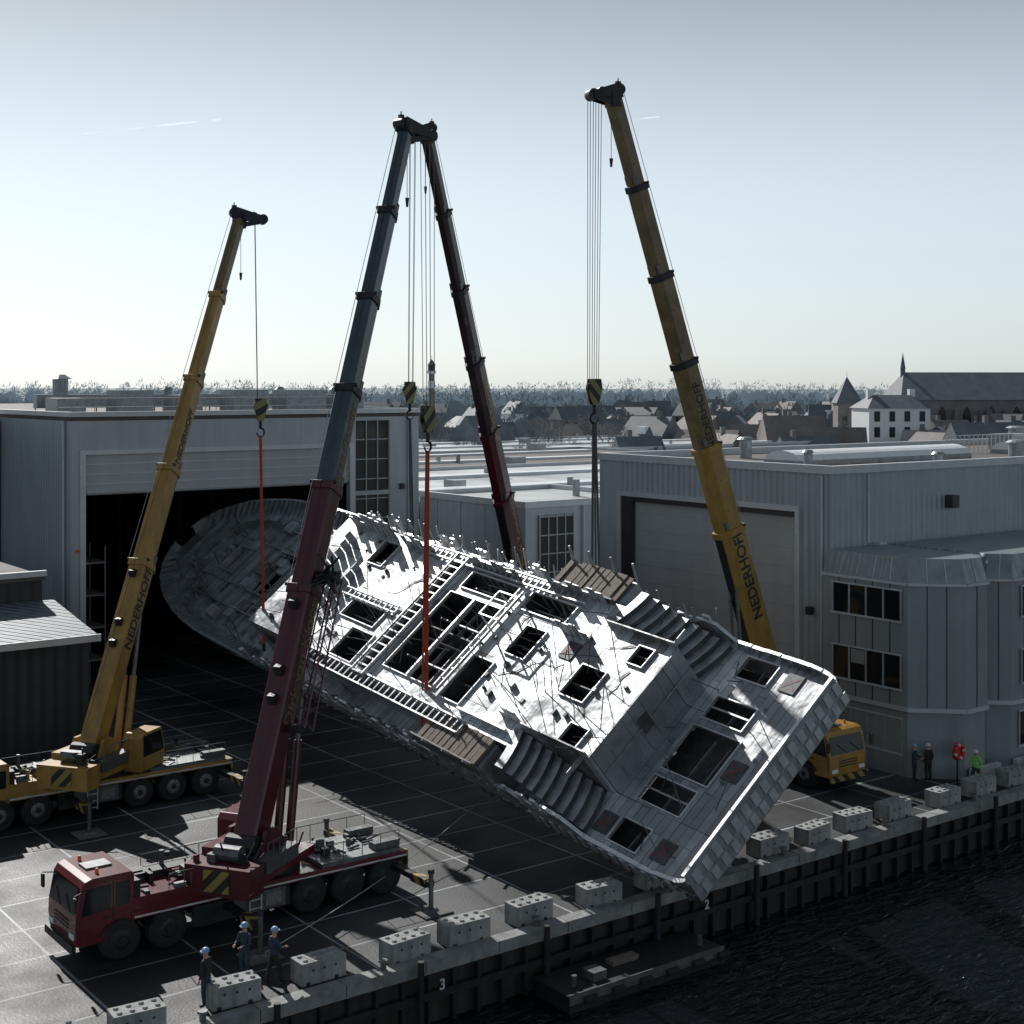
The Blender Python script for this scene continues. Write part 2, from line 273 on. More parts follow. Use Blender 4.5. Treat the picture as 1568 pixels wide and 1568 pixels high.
# ------------------------------------------------------------------ LEFT HALL
def hall_left():
    e=empty('shipyard_hall',SITE); b=MB()
    s0,s1,t0,t1,H=30.4,55.2,45,112,16.85; d0,d1,dh=31.3,49.6,14.8
    b.box(s0,d0,t0,t0+.4,0,H,'cladding_flat'); b.box(d1,50.1,t0,t0+.4,0,H,'cladding_flat'); b.box(d0,d1,t0,t0+.4,dh,H,'cladding_flat')
    b.box(52.8,s1,t0,t0+.4,0,H,'cladding_flat'); b.box(50.1,52.8,t0,t0+.4,16.6,H,'cladding_flat'); b.box(50.1,52.8,t0,t0+.4,0,4.5,'cladding_flat')
    b.box(s0,s0+.4,t0+.4,t1,0,H,'cladding'); b.box(s1-.4,s1,t0+.4,t1,0,H,'cladding'); b.box(s0,s1,t1,t1+.4,0,H,'cladding')
    b.box(s0,s1,t0,t1,H,H+.25,'roof_dark')
    b.box(s0-.1,s1+.1,t0-.1,t0+.25,H+.25,H+.55,'cladding_trim'); b.box(s0-.1,s0+.2,t0+.25,t1,H+.25,H+.55,'cladding_trim'); b.box(s1-.2,s1+.1,t0+.25,t1,H+.25,H+.55,'cladding_trim')
    b.box(s0+.42,s0+.5,t0+.42,t1-.1,0,H-.1,'int_hazed'); b.box(s1-.5,s1-.42,t0+.42,t1-.1,0,H-.1,'int_hazed'); b.box(s0+.5,s1-.5,t1-.2,t1-.1,0,H-.1,'int_hazed'); b.box(s0+.5,s1-.5,t0+.42,t1-.2,H-.2,H-.1,'int_hazed')
    for x in(33.5,36.6,39.7,42.8,45.9,49): b.box(x-.02,x+.02,t0-.012,t0-.003,dh+.31,H,'frame_light')
    for z in(4,8,12): b.box(52.85,s1,t0-.012,t0-.003,z,z+.04,'frame_light')
    child(b,'walls',e)
    c=MB(); c.box(d0,d1,t0+.1,t0+.45,12.5,dh-.02,'door_panel')
    for z in(13.0,13.6,14.2): c.box(d0,d1,t0+.06,t0+.098,z,z+.06,'cladding_trim')
    c.cyl((d0+.1,t0+.2,12.5),(d1-.1,t0+.2,12.5),.16,.16,'door_panel',8)
    c.box(d0-.35,d0-.003,t0-.12,t0-.003,0,dh+.3,'cladding_trim'); c.box(d1+.003,d1+.35,t0-.12,t0-.003,0,dh+.3,'cladding_trim'); c.box(d0-.003,d1+.003,t0-.12,t0-.003,dh+.003,dh+.3,'cladding_trim')
    child(c,'hall_door',e)
    c=MB(); c.box(50.1,52.8,t0+.2,t0+.3,4.5,16.6,'glass')
    for i in range(4): 
        x=50.1+i*.9; c.box(x-.035,x+.035,t0+.1,t0+.196,4.5,16.6,'frame_light')
    z=4.5
    while z<16.6: c.box(50.1,52.8,t0+.12,t0+.19,z-.03,z+.03,'frame_light'); z+=1.35
    c.box(50.1,52.8,t0+.05,t0+.118,11.5,11.8,'frame_light')
    child(c,'window_strip',e)
    c=MB()
    for i in range(9):
        t=t0+4+i*7; c.box(s0+.6,s1-.6,t,t+.3,H-1.4,H-1.2,'steel_dark'); c.box(s0+.6,s1-.6,t,t+.3,H-.5,H-.3,'steel_dark')
        c.box(s0+.55,s0+.9,t,t+.4,0,H-.3,'steel_mid'); c.box(s1-.9,s1-.55,t,t+.4,0,H-.3,'steel_mid')
        for j in range(14): c.beam((s0+.7+j*1.68,t+.15,H-1.3),(s0+1.54+j*1.68,t+.15,H-.4),.08,.08,'steel_dark')
    c.box(s0+.9,s0+1.3,t0+1,t1-2,11.2,11.8,'steel_mid'); c.box(s1-1.3,s1-.9,t0+1,t1-2,11.2,11.8,'steel_mid')
    child(c,'roof_trusses',e)
    c=MB()
    for i in range(8):
        for j in range(2):
            x=s0+1.6+j*1.3; t=t0+2+i*2.6; c.cyl((x,t,0),(x,t,9),.05,.05,'galv',5)
        for z in(2,4,6,8): c.cyl((s0+1.6,t0+2+i*2.6,z),(s0+2.9,t0+2+i*2.6,z),.04,.04,'galv',5)
    for z in(2,4,6,8): c.box(s0+1.6,s0+2.9,t0+2,t0+20.2,z+.05,z+.1,'wood')
    child(c,'staging',e)
    c=MB(); z=H+.25
    for i in range(6): 
        x=s0+.6+i*4.0; c.box(x,x+U(1.6,3.4),t0+4,t0+6.2,z,z+U(.9,1.7),'galv')
    c.box(s0+1,s1-1,t0+9,t0+9.7,z+.4,z+1.3,'galv')
    for i in range(12): c.cyl((s0+1+i*2.05,t0+9.3,z),(s0+1+i*2.05,t0+9.3,z+.4),.05,.05,'galv',5)
    c.cyl((s0+2.2,t0+8,z),(s0+2.2,t0+8,z+2.3),.5,.5,'galv',12); c.cyl((s0+2.2,t0+8,z+2.3),(s0+2.2,t0+8,z+2.6),.75,.3,'galv',12)
    for x in(s1-3,s1-7.4,s0+9): c.cyl((x,t0+6.6,z),(x,t0+6.6,z+1.6),.3,.3,'galv',12); c.cyl((x,t0+6.6,z+1.6),(x,t0+6.6,z+1.8),.42,.2,'galv',12)
    for i in range(34): x=s0+i*.74; c.cyl((x,t0+2,z),(x,t0+2,z+1.1),.022,.022,'galv',5)
    for zz in(.55,1.1): c.cyl((s0,t0+2,z+zz),(s1,t0+2,z+zz),.022,.022,'galv',5)
    child(c,'roof_equipment',e)
    c=MB()
    for x,tt in((s0-.12,t0+.9),(s0-.12,t0+14)): c.cyl((x,tt,0),(x,tt,H),.09,.09,'cladding_trim')
    c.cyl((s1-.9,t0-.12,0),(s1-.9,t0-.12,H),.08,.08,'cladding_trim'); c.box(53.6,53.9,t0-.25,t0-.01,11.8,12.2,'frame_dark')
    c.box(s0+.3,s0+.5,t0-.25,t0-.13,9.0,9.15,'orange'); c.box(s0+.15,s0+.65,t0-.35,t0-.125,4.2,4.9,'frame_dark')
    child(c,'downpipes',e)
    e2=empty('side_hall',SITE); b=MB(); b.box(-30,s0-.25,58,112,0,16.4,'cladding'); b.box(-30,s0-.25,57.9,112,16.4,16.9,'cladding_trim')
    for i in range(60): x=-10+i*.68; b.cyl((x,59,16.9),(x,59,18.3),.03,.03,'galv',5)
    for zz in(.5,1.,1.4): b.cyl((-10,59,16.9+zz),(30,59,16.9+zz),.03,.03,'galv',5)
    for i in range(7): x=-2+i*4.6; b.box(x,x+U(1.5,3.5),62,66,16.9,17.8+U(0,.6),'galv')
    child(b,'walls',e2)
hall_left()
# shed
e=empty('low_shed',SITE); b=MB()
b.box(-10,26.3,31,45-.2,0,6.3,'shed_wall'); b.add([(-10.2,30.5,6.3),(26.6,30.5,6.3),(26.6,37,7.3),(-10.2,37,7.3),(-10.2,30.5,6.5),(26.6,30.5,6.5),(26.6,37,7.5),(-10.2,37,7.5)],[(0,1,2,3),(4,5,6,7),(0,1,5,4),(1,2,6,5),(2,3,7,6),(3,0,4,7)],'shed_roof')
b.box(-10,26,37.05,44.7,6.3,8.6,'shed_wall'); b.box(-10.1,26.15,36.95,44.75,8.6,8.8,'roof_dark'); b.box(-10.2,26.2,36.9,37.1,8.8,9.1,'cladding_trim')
child(b,'walls',e); c=MB(); c.box(-10.2,26.7,30.38,30.48,6.2,6.55,'cladding_trim'); c.box(15,20,30.9,30.99,0,4.5,'frame_dark'); child(c,'gutter',e)
# ------------------------------------------------------------------ RIGHT HALL
def hall_right():
    e=empty('workshop_hall',SITE); b=MB()
    s0,s1,t0,t1,H=57.8,120,10,28.5,14.4
    d0,d1,dh=12.45,26.5,12.3
    b.box(s0,s0+.4,t0,d0,0,H,'cladding'); b.box(s0,s0+.4,d1,t1,0,H,'cladding_flat'); b.box(s0,s0+.4,d0,d1,dh,H,'cladding')
    b.box(s0+.4,s1,t0,t0+.4,0,H,'cladding'); b.box(s0+.4,s1,t1-.4,t1,0,H,'cladding'); b.box(s1-.4,s1,t0+.4,t1-.4,0,H,'cladding')
    b.box(s0+.1,s1-.1,t0+.1,t1-.1,H-.2,H,'roof_dark')
    b.box(s0-.12,s0+.3,t0-.12,t1+.12,H,H+.42,'cladding_trim'); b.box(s0+.3,s1,t0-.12,t0+.3,H,H+.42,'cladding_trim'); b.box(s0+.3,s1,t1-.3,t1+.12,H,H+.42,'cladding_trim')
    child(b,'walls',e)
    c=MB(); c.box(s0+.35,s0+.5,d0,d1,0,dh,'door_panel')
    z=.0
    while z<dh-.2: c.box(s0+.33,s0+.348,d0,d1,z+1.0,z+1.03,'frame_light'); z+=1.03
    c.box(s0-.1,s0-.003,d0-.3,d0,0,dh+.3,'cladding_trim'); c.box(s0-.1,s0-.003,d1,d1+.3,0,dh+.3,'cladding_trim'); c.box(s0-.1,s0-.003,d0,d1,dh,dh+.3,'cladding_trim')
    c.box(s0+.02,s0+.34,d1-.9,d1-.003,0,dh-.003,'frame_dark'); c.box(s0+.02,s0+.34,d0+.003,d1-.91,dh-.3,dh-.003,'frame_dark')  # dark jamb slab paints the shade in the door reveal
    child(c,'hall_door',e)
    c=MB(); z=H
    for (a,bb,ta,tb) in((62,78,16,18.6),(84,100,16,18.6),(104,116,16,18.6)):
        n=10; hh=.55
        for i in range(n):
            a0=math.pi*i/n;a1=math.pi*(i+1)/n; cy=(ta+tb)/2;r=(tb-ta)/2
            c.quad((a,cy-r*math.cos(a0),z+.3+hh*math.sin(a0)),(bb,cy-r*math.cos(a0),z+.3+hh*math.sin(a0)),(bb,cy-r*math.cos(a1),z+.3+hh*math.sin(a1)),(a,cy-r*math.cos(a1),z+.3+hh*math.sin(a1)),'skylight')
        for xx in(a,bb): c.add([(xx,cy-r*math.cos(math.pi*i/n),z+.3+hh*math.sin(math.pi*i/n)) for i in range(n+1)],[tuple(range(n+1))],'skylight')
        c.box(a,bb,ta-.1,tb+.1,z,z+.3,'galv')
    for (x,y,r,h) in((60.5,14,.25,.9),(70,12.5,.3,.6),(80,14,.5,1.0),(66,24,.4,1.2),(88,13,.3,.8),(95,24,.6,1.4),(102,13,.4,1)):
        c.cyl((x,y,z),(x,y,z+h),r,r,'galv',12); c.cyl((x,y,z+h),(x,y,z+h+.15),r*1.4,r*.9,'galv',12)
    for i in range(16): x=81+i*.5; c.cyl((x,20,z),(x,20,z+1.2),.03,.03,'rope_light',5)
    c.cyl((81,20,z+1.2),(88.5,20,z+1.2),.03,.03,'rope_light',5); c.box(90,93,21,23,z,z+1.1,'galv')
    child(c,'roof_equipment',e)
    c=MB(); c.box(67.2,67.8,t0-.55,t0-.02,12.2,12.9,'frame_dark'); c.cyl((60.6,t0-.1,10.7),(60.6,t0-.1,14.3),.07,.07,'cladding_trim'); c.box(61,61.6,t0-.5,t0-.02,9.9,10.7,'cladding_trim'); c.cyl((61.3,t0-.5,10.3),(61.3,t0-.55,10.3),.22,.22,'frame_dark',12)
    c.box(s0-.35,s0-.01,11.2,11.5,7,7.4,'frame_dark'); c.cyl((s0-.09,10.6,0),(s0-.09,10.6,14.3),.08,.08,'cladding_trim'); c.box(s0-.25,s0-.01,11.5,12,3,4.2,'cladding_trim')
    for x in(75,88,100): c.cyl((x,t0-.1,10.7),(x,t0-.1,14.3),.07,.07,'cladding_trim')
    child(c,'wall_fittings',e)
hall_right()
# ------------------------------------------------------------------ OFFICE ANNEX
def office():
    e=empty('office_building',SITE)
    def bl(fp,name):
        b=MB(); w=MB()
        H0,H1=9.45,10.6
        n=len(fp); cx=sum(p[0] for p in fp)/n; cy=sum(p[1] for p in fp)/n
        b.prism(fp,3.25,H0,'office_panel','z')
        ins=[(cx+(p[0]-cx)*.93,cy+(p[1]-cy)*.9) for p in fp]
        b.prism([(cx+(p[0]-cx)*.985,cy+(p[1]-cy)*.96) for p in fp],.0,3.25,'office_panel','z')
        vs=[(p[0],p[1],H0+.003) for p in fp]+[(p[0],p[1],H1) for p in ins]
        b.add(vs,[(i,(i+1)%n,(i+1)%n+n,i+n) for i in range(n)]+[tuple(range(n,2*n))],'office_roof')
        for i in range(n-1):
            a=Vector((*fp[i],0)); q=Vector((*fp[i+1],0)); d=q-a; ln=d.length; d.normalize(); nr=Vector((d.y,-d.x,0))
            if nr.dot(a-Vector((cx,cy,0)))<0: nr=-nr
            def pbox(u0,u1,z0,z1,o0,o1,k,B=b):
                P=[a+d*u0+nr*o0,a+d*u1+nr*o0,a+d*u1+nr*o1,a+d*u0+nr*o1]
                B.add([(x.x,x.y,z0) for x in P]+[(x.x,x.y,z1) for x in P],[(0,3,2,1),(4,5,6,7),(0,1,5,4),(1,2,6,5),(2,3,7,6),(3,0,4,7)],k)
            pbox(-.02,ln+.02,H0-.15,H0-.01,.005,.12,'cladding_trim'); pbox(-.02,ln+.02,3.2,3.4,.005,.09,'cladding_trim')
            k=int(ln/1.1)
            for j in range(1,k+1):
                x=ln*j/(k+1); pbox(x-.02,x+.02,3.42,H0-.16,.003,.03,'frame_dark')
                A0=a+d*x; I0=Vector((cx+(A0.x-cx)*.93,cy+(A0.y-cy)*.9,H1)); b.cyl((A0.x,A0.y,H0+.03),I0,.03,.03,'cladding_trim',5)
            if ln>3.5:
                m0=.7; m1=ln-.35 if ln<8 else ln-.6
                for z0,z1 in((7.55,9.0),(4.25,5.85),(1.1,2.75)):
                    o=0 if z0>3 else -.12
                    cnt=max(3,int((m1-m0)/.95)); ww=(m1-m0)/cnt
                    pbox(m0,m1,z0,z1,o+.031,o+.05,'glass',w)
                    for j in range(cnt+1):
                        u=m0+j*ww; pbox(u-.045,u+.045,z0,z1,o+.052,o+.10,'frame_light',w)
                        if j<cnt and (j%2==0): pbox(u+.05,u+.09,z0+.03,z1-.03,o+.052,o+.07,'frame_dark',w)
                        if j<cnt and R()<.3: pbox(u+.1,u+ww-.1,z1-U(.3,.8),z1-.06,o+.0515,o+.055,'office_panel',w)
                    pbox(m0-.06,m1+.06,z0-.1,z0-.003,o+.02,o+.13,'cladding_trim',w); pbox(m0-.06,m1+.06,z1+.003,z1+.08,o+.02,o+.12,'cladding_trim',w)
        child(b,name,e); child(w,name+'_windows',e)
    bl([(57,9.9),(57,4.6),(58.94,2.66),(60.6,2.66),(61.4,3.4),(61.4,9.9)],'corner_bay')
    bl([(61.5,9.9),(61.5,3.4),(62.4,2.5),(76,2.5),(77,3.5),(77,9.9)],'main_block')
    c=MB(); c.box(59.1,61.3,2.35,2.62,0,.55,'white_paint'); c.box(62.4,76,2.2,2.45,0,.55,'white_paint'); child(c,'plinth',e)
    b=MB()
    for x in range(9): b.box(78+x*4,78+x*4+.15,2,9,0,9,'cladding_trim')
    b.box(77.2,118,3.2,9.9,0,9.3,'office_panel'); b.box(77.1,118,3.1,9.9,9.3,9.6,'cladding_trim'); child(b,'rear_block',e)
office()
# lifebuoy on stand
b=MB()
for i in range(16):
    a0=2*math.pi*i/16;a1=2*math.pi*(i+1)/16
    b.cyl((57.9+.32*math.cos(a0),2.3,1.6+.32*math.sin(a0)),(57.9+.32*math.cos(a1),2.3,1.6+.32*math.sin(a1)),.09,.09,'lifebuoy_red' if i%4 else 'white_paint',8)
b.cyl((57.9,2.42,0),(57.9,2.42,1.3),.04,.04,'steel_dark'); b.cyl((57.9,2.42,1.6),(57.9,2.36,1.6),.42,.42,'lifebuoy_red',18); b.build('lifebuoy',SITE)
# ------------------------------------------------------------------ MIDDLE WAREHOUSES
def ware(name,s0,s1,t0,t1,H,roof='roof_white',win=None,dense=1):
    e=empty(name,SITE); b=MB(); b.box(s0,s1,t0,t1,0,H,'cladding_flat'); b.box(s0+.3,s1-.3,t0+.3,t1-.3,H+.003,H+.1,roof)
    for a in((s0-.1,s1+.1,t0-.1,t0+.25),(s0-.1,s1+.1,t1-.25,t1+.1),(s0-.1,s0+.25,t0+.25,t1-.25),(s1-.25,s1+.1,t0+.25,t1-.25)): b.box(*a,H+.001,H+.45,'cladding_trim')
    child(b,'walls',e); c=MB(); n=int((t1-t0)/14)
    for i in range(n):
        t=t0+6+i*14; c.box(s0+4,s1-4,t,t+2.0,H+.1,H+.4,'skylight')
    for i in range(int((s1-s0)*(t1-t0)/260*dense)):
        x=U(s0+2,s1-3);y=U(t0+2,t1-3)
        if R()<.4: c.box(x,x+U(.8,2.5),y,y+U(.8,2.2),H+.1,H+U(.6,1.5),'galv')
        else: c.cyl((x,y,H+.1),(x,y,H+U(.6,1.5)),.28,.28,'galv',10)
    child(c,'roof_equipment',e)
    if win: win(e)
def bwin(e):
    c=MB(); c.box(60.6,63.6,38.2,38.28,1,10,'frame_dark'); 
    for i in range(4):
        for j in range(7): c.box(60.65+i*.75,61.28+i*.75,38.15,38.195,1.1+j*1.28,2.2+j*1.28,'glass')
    for i in range(5): c.box(60.56+i*.75,60.64+i*.75,38.08,38.197,1,10.1,'frame_light')
    for j in range(8): c.box(60.6,63.6,38.1,38.19,1+j*1.28-.04,1+j*1.28+.04,'frame_light')
    c.box(64.4,64.5,38.0,38.29,0,10.6,'cladding_trim'); c.box(59.38,59.49,38.3,51.4,0,.6,'frame_dark')
    for t in(40,43,46,49): c.box(59.46,59.497,t,t+.04,0,10.6,'frame_light')
    child(c,'window_wall',e)
ware('link_building',59.5,72,38.3,51.4,10.6,'roof_white',bwin,2)
ware('warehouse',57,110,52,84,10.1); ware('warehouse',60,140,88,130,9.2,'roof_dark'); ware('warehouse',72.3,120,30,51,9.6,'roof_white'); ware('warehouse',122,190,12,60,11.5,'roof_dark'); ware('warehouse',112.5,200,62,86,10.2,'roof_dark'); ware('warehouse',60,200,136,180,8.5)
# ------------------------------------------------------------------ SHIP SECTION (local x=w across, y=l along, z=h normal)
A=Vector((6.05,50.76,1.06));Lv=Vector((-.594,.799,.0876)).normalized();Wv=Vector((.641,.406,.652));Wv=(Wv-Lv*Wv.dot(Lv)).normalized();Nv=Wv.cross(Lv)
SHIP=Matrix(((Wv.x,Lv.x,Nv.x,A.x),(Wv.y,Lv.y,Nv.y,A.y),(Wv.z,Lv.z,Nv.z,A.z),(0,0,0,1)))
HW=5.15
def hw(l):
    if l<2.2: return HW*(.93+.07*math.sqrt(max(0,1-((2.2-l)/2.2)**2)))
    if l>39: return HW*math.sqrt(max(.0004,1-((l-39)/12.3)**2))**.9
    return HW
def xw(w_,l): return HW+(w_-HW)/HW*hw(l)
def alu_ship_mat(name,base,metal=.75,rough=.42):
    m=pbr(name,base,rough,metal,var=.35,scale=.7,roughvar=.15,bump=.8,bscale=.6,bdist=.16)
    nt=m.node_tree; L=nt.links; b=nt.nodes['Principled BSDF']
    vm=[n for n in nt.nodes if n.type=='VECT_MATH'][0]; tc=[n for n in nt.nodes if n.type=='TEX_COORD'][0]
    br=nn(nt,'ShaderNodeTexBrick'); br.offset=.35; br.inputs['Scale'].default_value=1; br.inputs['Brick Width'].default_value=2.3; br.inputs['Row Height'].default_value=.42; br.inputs['Mortar Size'].default_value=.014
    br.inputs['Color1'].default_value=(.72,.72,.72,1); br.inputs['Color2'].default_value=(1.12,1.12,1.12,1); br.inputs['Mortar'].default_value=(.25,.26,.28,1)
    L.new(tc.outputs['Object'],br.inputs['Vector'])
    mu=nn(nt,'ShaderNodeVectorMath',operation='MULTIPLY'); L.new(vm.outputs[0],mu.inputs[0]); L.new(br.outputs['Color'],mu.inputs[1])
    b2=nn(nt,'ShaderNodeTexBrick'); b2.offset=.5; b2.inputs['Scale'].default_value=1; b2.inputs['Brick Width'].default_value=4.6; b2.inputs['Row Height'].default_value=2.1; b2.inputs['Mortar Size'].default_value=.02
    b2.inputs['Color1'].default_value=(.55,.55,.55,1); b2.inputs['Color2'].default_value=(1.15,1.15,1.15,1); b2.inputs['Mortar'].default_value=(.3,.3,.31,1)
    L.new(tc.outputs['Object'],b2.inputs['Vector'])
    mv=nn(nt,'ShaderNodeVectorMath',operation='MULTIPLY'); L.new(mu.outputs[0],mv.inputs[0]); L.new(b2.outputs['Color'],mv.inputs[1]); L.new(mv.outputs[0],b.inputs['Base Color'])
    return m
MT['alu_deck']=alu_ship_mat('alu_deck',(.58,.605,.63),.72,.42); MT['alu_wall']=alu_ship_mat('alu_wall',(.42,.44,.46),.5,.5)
def grid_deck(xs,ys,h,holes,mapw=True,k='alu_deck'):
    b=MB(); xs=sorted(set(xs));ys=sorted(set(ys)); idx={}
    for x0,x1 in zip(xs,xs[1:]):
        for y0,y1 in zip(ys,ys[1:]):
            cx=(x0+x1)/2;cy=(y0+y1)/2
            if any(a<cx<b_ and c<cy<d for a,b_,c,d in holes): continue
            vs=[]
            for (x,y) in((x0,y0),(x1,y0),(x1,y1),(x0,y1)):
                key=(x,y)
                if key not in idx: idx[key]=len(b.v); b.v.append((xw(x,y) if mapw else x,y,h))
                vs.append(idx[key])
            b.f.append(tuple(vs)); b.m.append(b.mi(k))
    return b
def lines(a,b_,step,extra):
    r=[a]; x=a
    while x<b_-.01: x=min(b_,x+step); r.append(round(x,4))
    return [v for v in r]+[e_ for e_ in extra if a<=e_<=b_]
SHIPE=empty('ship_superstructure_section',SHIP)
aft=[(8.85,9.9,2.9,4.6),(6.65,7.75,2.45,4.6),(4.0,6.2,2.1,4.7),(2.45,3.6,2.3,4.65),(.45,1.5,2.95,4.55)]
void=[(2.0,8.3,6.2,33.2)]
bowh=[(3.6,6.6,37.5,40.0),(4.2,6,43,44.5)]
holes=aft+void+bowh
xs=lines(0,2*HW,.8,[v for h in holes for v in h[:2]]); ys=lines(0,51.2,.8,[v for h in holes for v in h[2:]]+[.2,.5,50.9,50.5])
d=grid_deck(xs,ys,0,holes); 
for i,f in enumerate(d.f):
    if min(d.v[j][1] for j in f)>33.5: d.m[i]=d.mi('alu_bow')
child(d,'hull_deck',SHIPE,solid=.08)
H2=2.2
main=[(4.2,5.8,8.1,9.6),(6.6,7.5,6.7,7.6),(2.3,3.2,6.7,7.8),(2.1,6.9,16.5,20.7),(1.9,4.3,14.3,15.8),(3.6,4.6,23.7,26.8),(1.2+.3,3.2,23,25),
      (1.5,8.8,21.25,22.3),(7.3,8.3,12.4,15.6),(7.35,8.3,16.6,20.4),(5.0,6.6,12.9,14.3),(6.9,8.4,27.2,28.6)]
corner=[(0,2.2,5.8,10.0),(8.0,10.3,5.8,10.0)]
hm=main+corner
xs=lines(1.2,9.1,.8,[v for h in hm for v in h[:2]]); ys=lines(5.8,33.5,.8,[v for h in hm for v in h[2:]])
child(grid_deck(xs,ys,H2,hm,False),'upper_deck',SHIPE,solid=.07)
s=MB()
for (a,b_,c,d_) in aft: 
    for q_ in((a-.05,a,c-.05,d_+.05),(b_,b_+.05,c-.05,d_+.05),(a,b_,c-.05,c),(a,b_,d_,d_+.05)): s.box(*q_,.003,.09,'alu')
for (a,b_,c,d_) in main:
    for q_ in((a-.05,a,c-.05,d_+.05),(b_,b_+.05,c-.05,d_+.05),(a,b_,c-.05,c),(a,b_,d_,d_+.05)): s.box(*q_,H2+.003,H2+.10,'alu')
for (a,b_,c,d_) in bowh:
    for q_ in((a-.1,a,c-.1,d_+.1),(b_,b_+.1,c-.1,d_+.1),(a,b_,c-.1,c),(a,b_,d_,d_+.1)): s.box(*q_,.003,.35,'alu_bow')
for (a,b_,c,d_) in (aft[1],aft[3]):
    s.box((a+b_)/2-.04,(a+b_)/2+.04,c,d_,.02,.07,'alu_side')
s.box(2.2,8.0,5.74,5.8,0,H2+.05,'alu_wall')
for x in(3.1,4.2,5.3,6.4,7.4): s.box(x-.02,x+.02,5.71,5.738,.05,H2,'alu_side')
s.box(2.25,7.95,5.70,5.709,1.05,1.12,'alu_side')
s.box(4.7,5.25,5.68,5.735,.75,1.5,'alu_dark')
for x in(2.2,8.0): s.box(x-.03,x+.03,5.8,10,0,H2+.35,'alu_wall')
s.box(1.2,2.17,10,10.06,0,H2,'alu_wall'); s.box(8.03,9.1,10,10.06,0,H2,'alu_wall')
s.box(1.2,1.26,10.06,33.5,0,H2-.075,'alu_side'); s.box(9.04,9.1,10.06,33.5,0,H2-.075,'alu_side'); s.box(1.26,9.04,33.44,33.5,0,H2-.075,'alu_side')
for i in range(8): s.box(1.18,1.2-.003,16.5+i*2.1,17.9+i*2.1,.7,1.6,'alu_dark')
child(s,'house_walls',SHIPE)
s=MB()
s.box(1.4,8.9,5.9,33.3,-1.2,-1.15,'alu_dark')  # floor's dark tone stands in for shade beneath the deck openings
for l in(11,16.1,22.9,27,30): s.box(1.3,9.0,l,l+.06,-1.1,H2-.1,'alu_dark')
for x in(4.9,7.1): s.box(x,x+.06,6,33,-1.1,H2-.1,'alu_dark')
s.box(.4,9.9,1.2,5.6,-1.1,-1.05,'alu_dark')
for l in [6.3+.9*i for i in range(30)]: 
    if not any(c-.1<l<d_+.1 for _,_,c,d_ in main): s.box(1.3,9.0,l,l+.04,H2-.3,H2-.08,'alu_side')
# exposed beams and frames crossing the openings below deck level
for (a,b_,c,d_) in main:
    n=max(1,int((d_-c)/.75))
    for i in range(1,n): 
        l=c+(d_-c)*i/n; s.box(a,b_,l-.02,l+.02,H2-.95,H2-.75,'alu_side')
    n=max(1,int((b_-a)/1.3))
    for i in range(1,n+1):
        x=a+(b_-a)*i/(n+1); s.box(x-.03,x+.03,c,d_,H2-.7,H2-.5,'alu_side')
    for xx in(a,b_):
        for i in range(int((d_-c)/.6)): s.box(xx-.03,xx+.03,c+.2+i*.6,c+.26+i*.6,.2,H2-.1,'alu_side')
for (a,b_,c,d_) in aft:
    for i in range(1,3): l=c+(d_-c)*i/3; s.box(a,b_,l-.02,l+.02,-.75,-.6,'alu_side')
child(s,'inner_structure',SHIPE)
s=MB(); N=[0,.15,.4,.8,1.4,2.2]+[2.2+.8*i for i in range(1,47)]+[39+.7*i for i in range(1,17)]+[50.9,51.1,51.25]
N=sorted(set(round(x,3) for x in N if x<=51.26))
def edge(sd,l,off=0): return HW+sd*(hw(l)+off)
def bh(l):
    if l<6: return .3
    if l<17: return .9+.25*math.sin(l*2.1)
    if l<34: return .5+.12*math.sin(l*5)
    return .55
for sd in(-1,1):
    for a,b_ in zip(N,N[1:]):
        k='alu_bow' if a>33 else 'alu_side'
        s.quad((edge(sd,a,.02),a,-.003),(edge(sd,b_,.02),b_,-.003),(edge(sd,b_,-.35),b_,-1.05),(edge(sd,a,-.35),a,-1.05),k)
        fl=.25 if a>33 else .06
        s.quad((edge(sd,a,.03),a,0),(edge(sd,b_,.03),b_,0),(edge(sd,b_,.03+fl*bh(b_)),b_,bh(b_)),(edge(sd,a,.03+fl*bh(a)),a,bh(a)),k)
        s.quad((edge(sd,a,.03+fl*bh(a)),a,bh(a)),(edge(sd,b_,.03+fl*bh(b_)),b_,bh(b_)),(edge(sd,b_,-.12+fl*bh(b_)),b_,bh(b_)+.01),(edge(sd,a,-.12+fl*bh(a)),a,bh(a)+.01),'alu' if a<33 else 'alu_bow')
x0,x1=edge(-1,0),edge(1,0)
s.box(x0,x1,-.06,-.003,-1.0,.45,'alu_side'); s.box(x0,x1,-.02,.12,.453,.5,'alu')
for i in range(16):
    x=x0+.25+i*.6
    s.box(x,x+.34,-.10,-.063,-.25,.3,'alu'); s.box(x+.1,x+.43,-.10,-.063,-.9,-.4,'alu')
for i in range(14):
    l=.6+i*.6; s.box(edge(1,l)+.0,edge(1,l)+.09,l,l+.36,-.1,.25,'alu')
    s.box(edge(-1,l)-.11,edge(-1,l)-.06,l,l+.3,-.35,.2,'alu')
child(s,'hull_shell',SHIPE,solid=.03)
s=MB()
